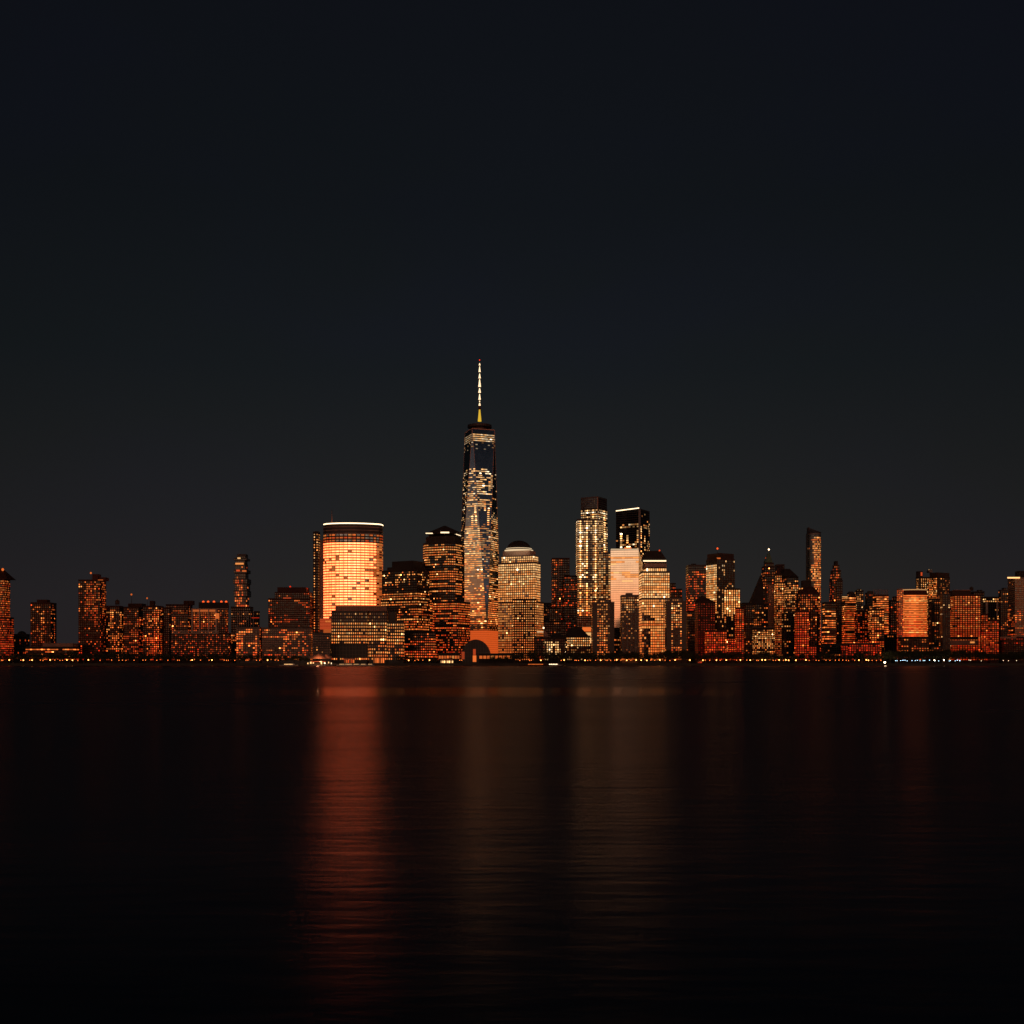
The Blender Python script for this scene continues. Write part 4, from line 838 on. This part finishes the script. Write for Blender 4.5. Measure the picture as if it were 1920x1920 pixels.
building('office_tower', 'tan tower at the right edge with a bright lit parapet', 1700,
         [(1889.5, 1950, 1084)], style(f=3.9, b=4, wf=.7, hf=.45, p=.3, fc=.1, run=.7, br=.35, wall='tan_stone', glass='glass_low', dt=-.3,
         fn=lambda u, v, i, j, fid, rng, py: (rng.random() < .85, 1.6) if u < .22 and 1145 < py < 1162 else ((rng.random() < .06, .7) if py < 1140 else None)),
         [('band', 'lit_parapet', 1889, 1912, 1082, 1084.6, lit(3.6, 1.4), 1), ('box', 'mechanical_box', 1912, 1930, 1070, 1084, 'roof'), ('beacon', 1915, 1073, 5, .9, 1)], D=30, cat='skyscraper')
building('apartment_building', 'low brick block with dim red windows below the tan corner tower', 1600, [(1874, 1950, 1195)], style(f=3.8, b=4.6, p=.5, br=.2, wall='brick', glass='glass_black', dt=-.9, fn=lambda u, v, i, j, fid, rng, py: (rng.random() < .04, 1) if py > 1212 else None), [('band', 'cornice', 1875, 1905, 1194, 1197, 'pink_stone', .8)], D=14, phrase='the low dim-red block')
# ---- background roofs that close the gaps
GAPS = [(106, 128, 1216, 'low dark block between the lone slab tower and the tallest red tower'), (128, 150, 1219, 'lowest dark block touching the left side of the tallest red tower'),
        (484, 505, 1186, 'dim block in the dip left of the bulky stepped tower'), (708, 722, 1190, 'dark sliver of a block right below the golden tower'), (1068, 1084, 1150, 'dark block at the foot of the red-speckled tower'),
        (1140, 1168, 1186, 'dark block seen under the smooth cream slab'), (1276, 1290, 1190, 'dark block right of the tower with a ring of lights'), (1340, 1382, 1176, 'dim block showing above the crimson-lit block'),
        (1394, 1414, 1168, 'lower dark block beside the narrow ember-red tower'), (1530, 1545, 1200, 'dark block at the foot of the slim amber tower'), (1662, 1690, 1168, 'dark block at the foot of the finned tower'),
        (1760, 1784, 1196, 'dark block right of the round tower podium'), (1832, 1856, 1180, 'dark block between the red gridded hotel and its short neighbour')]
for x0, x1, yt, lab in GAPS:
    building('background_building', lab, 2350 + x0 % 97, [(x0, x1, yt)],
             style(p=.14, br=.3, f=4, b=3.2, wall='dark_stone', glass='glass_black', dt=-.3), D=20)

# ------------------------------------------------------------------ shore: trees, lamps, boats, tents
def near_phrase(px, skip=()):
    c = [q for q in BUILT if q[0] - 1 <= px <= q[1] + 1 and q[3].startswith('the ') and q[2] < 1860]
    if not c: c = sorted([q for q in BUILT if q[3].startswith('the ') and q[2] < 1860], key=lambda q: abs((q[0] + q[1]) / 2 - px))[:1]
    return min(c, key=lambda q: q[2])[3]
def tree_mesh(seed, w=1.0):
    rng = random.Random(seed); tr = MB(); tr.bar((0, 0, 0), (0, 0, 4), .28, .18, 'bark', 7)
    tips = []
    for k in range(7):
        a = k * 2.4 + rng.random(); h = 2.6 + k * .5; r = rng.uniform(1.6, 3.0) * w; e = (r * math.cos(a), r * math.sin(a), h + rng.uniform(1.5, 3.5)); tr.bar((0, 0, h * .9), e, .12, .04, 'bark', 5); tips.append(Vector(e))
    tips += [Vector((0, 0, 7.5)), Vector((0, 0, 9))]
    cr = MB()
    for k in range(620):
        c = rng.choice(tips) + Vector((rng.gauss(0, 1.05 * w), rng.gauss(0, 1.05 * w), rng.gauss(0, .9)))
        if c.z < 2.4: continue
        n = Vector((rng.gauss(0, 1), rng.gauss(0, 1), rng.gauss(0, 1))).normalized(); a = n.orthogonal().normalized(); b = n.cross(a); s = rng.uniform(.22, .5)
        cr.face([c + a * s, c + b * s * .7, c - a * s, c - b * s * .7], 'leaf')
    return tr.mesh('trunk'), cr.mesh('crown')
TREES = [tree_mesh(s, w) for s, w in ((1, 1.0), (2, 1.25), (3, .8), (4, 1.1))]
rng = random.Random(77)
def tree_height(px):                                             # top of the tree line in the photo, by column
    pts = [(-20, 1226), (100, 1224), (110, 1222), (135, 1219), (160, 1221), (200, 1225), (215, 1220), (330, 1226), (430, 1224), (445, 1226), (560, 1228), (575, 1232), (730, 1232), (760, 1228), (860, 1232), (960, 1226),
           (975, 1219), (1030, 1222), (1100, 1222), (1130, 1222), (1160, 1219), (1196, 1221), (1245, 1219), (1262, 1218), (1280, 1214), (1288, 1215), (1296, 1222), (1320, 1224), (1330, 1218), (1400, 1221),
           (1420, 1224), (1440, 1220), (1458, 1226), (1480, 1230), (1500, 1224), (1530, 1222), (1560, 1222), (1575, 1230), (1602, 1222), (1640, 1224), (1665, 1218), (1700, 1217), (1760, 1216), (1830, 1218), (1880, 1222), (1940, 1218)]
    for (a, b), (c, d) in zip(pts, pts[1:]):
        if a <= px <= c: return b + (d - b) * (px - a) / (c - a)
    return 1226
px = -18.0; nt_ = 0
while px < 1940:
    if not (578 < px < 735 or 858 < px < 925):
        for row in range(2):
            Y = 1507 + row * 14 + rng.uniform(-3, 3); x = px + rng.uniform(-2, 2); yt = tree_height(x) + rng.uniform(-1, 4.5)
            h = Z(yt, Y) - GZ; tm, cm = TREES[rng.randrange(4)]; s = h / 10.5
            ph = near_phrase(x); lab = f'dark shore tree before {ph}'
            root = thing('tree', lab, 'tree', (X(x, Y), Y, GZ), f'shore trees in front of {ph}')
            root.scale = (s * rng.uniform(.9, 1.25), s, s); root.rotation_euler = (0, 0, rng.uniform(0, 6.28))
            for nm, me in (('trunk', tm), ('crown', cm)):
                o = bpy.data.objects.new(nm, me); COL.objects.link(o); o.parent = root
            nt_ += 1
    px += rng.uniform(11, 15.5)
# esplanade lamps: pole, arm collar and glass globe
def lamp_meshes(tone, lev, r):
    p = MB(); p.bar((0, 0, 0), (0, 0, 3.6), .09, .06, 'dark_metal', 6); p.lathe(0, 0, [(.22, 0), (.22, .25), (.1, .5)], 'dark_metal', 8)
    g = MB(); g.lathe(0, 0, [(.08, 3.5), (r * .8, 3.6 + r * .3), (r, 3.6 + r), (r * .8, 3.6 + r * 1.6), (.05, 3.6 + 2 * r)], lit(tone, lev), 10)
    c = MB(); c.lathe(0, 0, [(r * .7, 3.62 + 1.9 * r), (r * .5, 3.7 + 2.1 * r), (.05, 3.8 + 2.4 * r)], 'dark_metal', 8)
    return p.mesh('pole'), g.mesh('globe'), c.mesh('cap')
LM = {}
def lamp(px, tone, lev, r, dz=0):
    k = (round(tone), lev, r)
    if k not in LM: LM[k] = lamp_meshes(tone, lev, r)
    Y = 1494 + rng.uniform(0, 6); ph = near_phrase(px); col = 'cool bluish' if tone > 6.6 else ('bright warm' if lev > 4 else 'dim warm')
    root = thing('street_lamp', f'{col} shore lamp below {ph}', 'street lamp', (X(px, Y), Y, GZ), f'{col} shore lamps below {ph}')
    root.scale = (1, 1, 1 + dz)
    for nm, me in zip(('pole', 'globe', 'cap'), LM[k]):
        o = bpy.data.objects.new(nm, me); COL.objects.link(o); o.parent = root
BR = 7.5
LAMPS = [3, 5, 17, 39, 44, 56, 60, 76, 81, 94, 103, 112, 117, 125, 136, 146, 166, 188, 209, 223, 230, 236, 251, 268, 273, 294, 315, 333, 336, 357, 360, 376, 392, 397, 420, 425, 428, 440, 461, 465, 481, 487, 502, 516, 522,
         766, 778, 785, 793, 805, 862, 866, 975, 993, 996, 1014, 1052, 1058, 1078, 1081, 1085, 1097, 1102, 1107, 1117, 1126, 1136, 1139, 1145, 1153, 1156, 1164, 1175, 1183, 1193, 1202, 1213, 1220, 1228, 1237, 1247, 1256, 1266,
         1292, 1294, 1318, 1322, 1331, 1343, 1350, 1362, 1381, 1388, 1400, 1407, 1419, 1422, 1429, 1435, 1450, 1454, 1461, 1469, 1473, 1479, 1492, 1511, 1517, 1530, 1535, 1549, 1556, 1566, 1573, 1580, 1587, 1591, 1603, 1610, 1624, 1628, 1635, 1643, 1652]
BIG = {17, 44, 60, 94, 125, 136, 166, 360, 397, 502, 766, 805, 1014, 1058, 1097, 1126, 1156, 1175, 1193, 1202, 1213, 1237, 1266, 1294, 1318, 1343, 1362, 1388, 1407, 1429, 1435, 1461, 1473, 1479, 1492, 1511, 1610, 1624, 1628}
for x in LAMPS: lamp(x + rng.uniform(-.4, .4), 3 if x in BIG else 2, BR if x in BIG else 2.6, .75 if x in BIG else .5, rng.uniform(-.05, .1))
for x in (1679, 1682, 1689, 1693, 1697, 1701, 1710, 1716, 1720, 1725, 1731, 1734, 1743, 1753, 1760, 1780, 1782, 1791, 1795, 1799, 1800, 1817, 1820, 1840, 1881, 1891, 1906): lamp(x, 7 if x < 1805 else 5, 5.0 if x < 1805 else 2.6, .42, rng.uniform(-.2, .15))
for x in (1752, 1770): lamp(x, 5, 12, .7)
def floodlight():
    Y = 1493; root = thing('floodlight', 'brilliant single floodlight on a post beside the dark park trees', 'floodlight', (X(1659, Y), Y, GZ))
    q = MB(); q.bar((0 + X(1659, Y), Y, GZ), (X(1659, Y), Y, 3.4), .12, .1, 'dark_metal'); q.build('pole', root)
    q = MB(); q.lathe(X(1659, Y), Y, [(.3, 3.2), (1.1, 3.7), (1.3, 4.4), (.9, 5.2), (.2, 5.5)], lit(4.8, 12), 12); q.build('lamp_head', root)
    l = bpy.data.lights.new('floodlight_glow', 'POINT'); l.energy = 2500; l.color = (1, .8, .5); l.shadow_soft_size = 1.3
    o = bpy.data.objects.new('floodlight_glow', l); COL.objects.link(o); o.location = (X(1659, Y), Y - 2, 4.6)
floodlight()
def terminal():
    Y = 1486; root = thing('ferry_terminal', 'floating ferry terminal under a glowing orange tent roof', 'ferry terminal', (X(600, Y), Y, 0))
    b = MB(); b.box(X(575, Y), X(630, Y), Y - 12, Y + 6, -.5, 1.0, 'dark_metal'); b.build('pontoon', root)
    for k, (xc, w, yt, yb) in enumerate(((598, 19, 1226.5, 1235), (612, 14, 1228, 1234.5))):
        b = MB(); n = 14; x = X(xc, Y); rx = w * Y / F; z0, z1 = Z(yb, Y), Z(yt, Y); y = Y - 3 + 2 * k
        b.lathe(x, y, [(rx, z0), (rx * .8, z0 + (z1 - z0) * .25), (rx * .5, z0 + (z1 - z0) * .62), (rx * .2, z0 + (z1 - z0) * .92), (.3, z1 + .6)], 'canvas', 18)
        for i in range(len(b.v)):
            vx, vy, vz = b.v[i]; b.v[i] = (vx, y + (vy - y) * .45, vz)
        b.build('tent_roof', root)
    for x in range(580, 626, 6):
        b = MB(); b.bar((X(x, Y), Y - 8, 1), (X(x, Y), Y - 8, 5.2), .15, .15, 'steel', 6); b.build('post', root)
    for i, (x, w, t, l) in enumerate(((578, 2, 4, 1.5), (583, 3, 4, 2.0), (588, 2, 4.5, 2.6), (603, 2.2, 4, 2.6), (609, 2.4, 5, 5), (617, 1.4, 4, 1.5), (622, 1.4, 5, 1.5))):
        b = MB(); b.box(X(x, Y), X(x + w, Y), Y - 6.5, Y - 6, 2 + i % 3 * .5, 4.1 + i % 2, lit(t, l)); b.build('lit_ticket_window', root)
    b = MB(); b.box(X(585, Y), X(612, Y), Y - 5.9, Y - 5.5, 4.9, 5.8, lit(1, .5)); b.build('lit_ceiling', root)
    l = bpy.data.lights.new('tent_lamp', 'POINT'); l.energy = 9000; l.color = (1, .45, .2); l.shadow_soft_size = 1
    o = bpy.data.objects.new('tent_lamp', l); COL.objects.link(o); o.location = (X(600, Y), Y - 16, 6)
terminal()
def boat(px, L_, lab, cabins, masts=1, y=1478, col='hull_white', tone=3.6, lev=.9, nm='yacht', cat='yacht', group=None):
    x = X(px, y); root = thing(nm, lab, cat, (x, y, 0), group); w = L_ * .14
    b = MB(); hull = [(x - L_ / 2, y), (x - L_ * .36, y - w), (x + L_ * .42, y - w), (x + L_ / 2, y - w * .5), (x + L_ / 2, y + w * .5), (x + L_ * .42, y + w), (x - L_ * .36, y + w)]
    low = [(x + (a - x) * .86, y + (c - y) * .7) for a, c in hull]; b.prism(low, -.3, 1.2, col, top=hull); b.build('hull', root)
    b = MB(); b.prism([(x + (a - x) * .55 + L_ * .04, y + (c - y) * .7) for a, c in hull], 1.2, 2.5, col, top=[(x + (a - x) * .48 + L_ * .05, y + (c - y) * .62) for a, c in hull]); b.build('cabin', root)
    for k in range(cabins):
        a = x - L_ * .2 + L_ * .44 * k / cabins; b = MB(); b.box(a, a + L_ * .3 / cabins, y - w * .72, y - w * .68, 1.5, 2.2, lit(tone, lev)); b.build('cabin_window', root)
    for k in range(masts):
        a = x + (k - (masts - 1) / 2) * L_ * .3; b = MB(); b.bar((a, y, 2.4), (a, y, 2.4 + L_ * .5), .12, .05, 'steel', 5); b.build('mast', root)
boat(541, 26, 'pale double-deck ferry with a lit saloon, left of the tent roof', 6, 0, 1476, tone=4.2, lev=1.5, nm='ferry', cat='ferry')
for k, (x, l, n) in enumerate(((641, 15, 'first'), (648, 18, 'second'), (656, 13, 'third'), (668, 16, 'fourth'), (681, 14, 'fifth'), (694, 12, 'sixth'))):
    boat(x, l, ('white yacht with a lit cabin nearest the tent roof' if k == 0 else f'white moored yacht with a lit cabin, {n} in line from the tent roof'), 3, 1, 1478 + (k % 2) * 5, group='yachts moored below the ribbed-cornice building')
boat(1003, 46, 'long orange-lit restaurant boat moored below the domed tower', 12, 1, 1480, 'red_brick', 2.2, 1.0, 'restaurant_boat', 'restaurant boat')
boat(1037, 26, 'short brightly lit boat moored right of the restaurant boat', 5, 0, 1481, 'hull_white', 4.6, 5, 'moored_boat', 'boat')
def pavilion(x0, x1, yt, lab, tone, lev, n):
    Y = 1503; root = thing('pavilion', lab, 'pavilion', (X((x0 + x1) / 2, Y), Y, GZ)); b = MB()
    b.prism([(X(x0, Y), Y - 4), (X(x1, Y), Y - 4), (X(x1, Y), Y + 4), (X(x0, Y), Y + 4)], Z(yt + 2.2, Y), Z(yt, Y), 'canvas', top=[(X(x0 + 1.5, Y), Y - 2), (X(x1 - 1.5, Y), Y - 2), (X(x1 - 1.5, Y), Y + 2), (X(x0 + 1.5, Y), Y + 2)]); b.build('roof', root)
    for k in range(n + 1):
        x = X(x0 + (x1 - x0) * k / n, Y); b = MB(); b.box(x - .12, x + .12, Y - 3.9, Y - 3.6, GZ, Z(yt + 2.2, Y), 'steel'); b.build('post', root)
    for k in range(n):
        x = x0 + (x1 - x0) * (k + .15) / n; b = MB(); b.box(X(x, Y), X(x + (x1 - x0) * .7 / n, Y), Y - .2, Y, GZ + .6, Z(yt + 2.8, Y), lit(tone + .5 * (k % 2), lev * (1 + .6 * ((k * 7) % 3 - 1)))); b.build('lit_bay', root)
pavilion(700, 721, 1231, 'orange-lit dining pavilion below the ribbed-cornice building', 1.8, .75, 6)
pavilion(645, 665, 1234, 'low red-roofed pavilion behind the moored yachts', 1, .5, 6)
pavilion(1308, 1316, 1239, 'small red-lit kiosk right of two white lamps', 0, 1.2, 2)
pavilion(826, 850, 1236, 'white-lit cafe row left of the arched glass hall', 3.6, 1.5, 8)
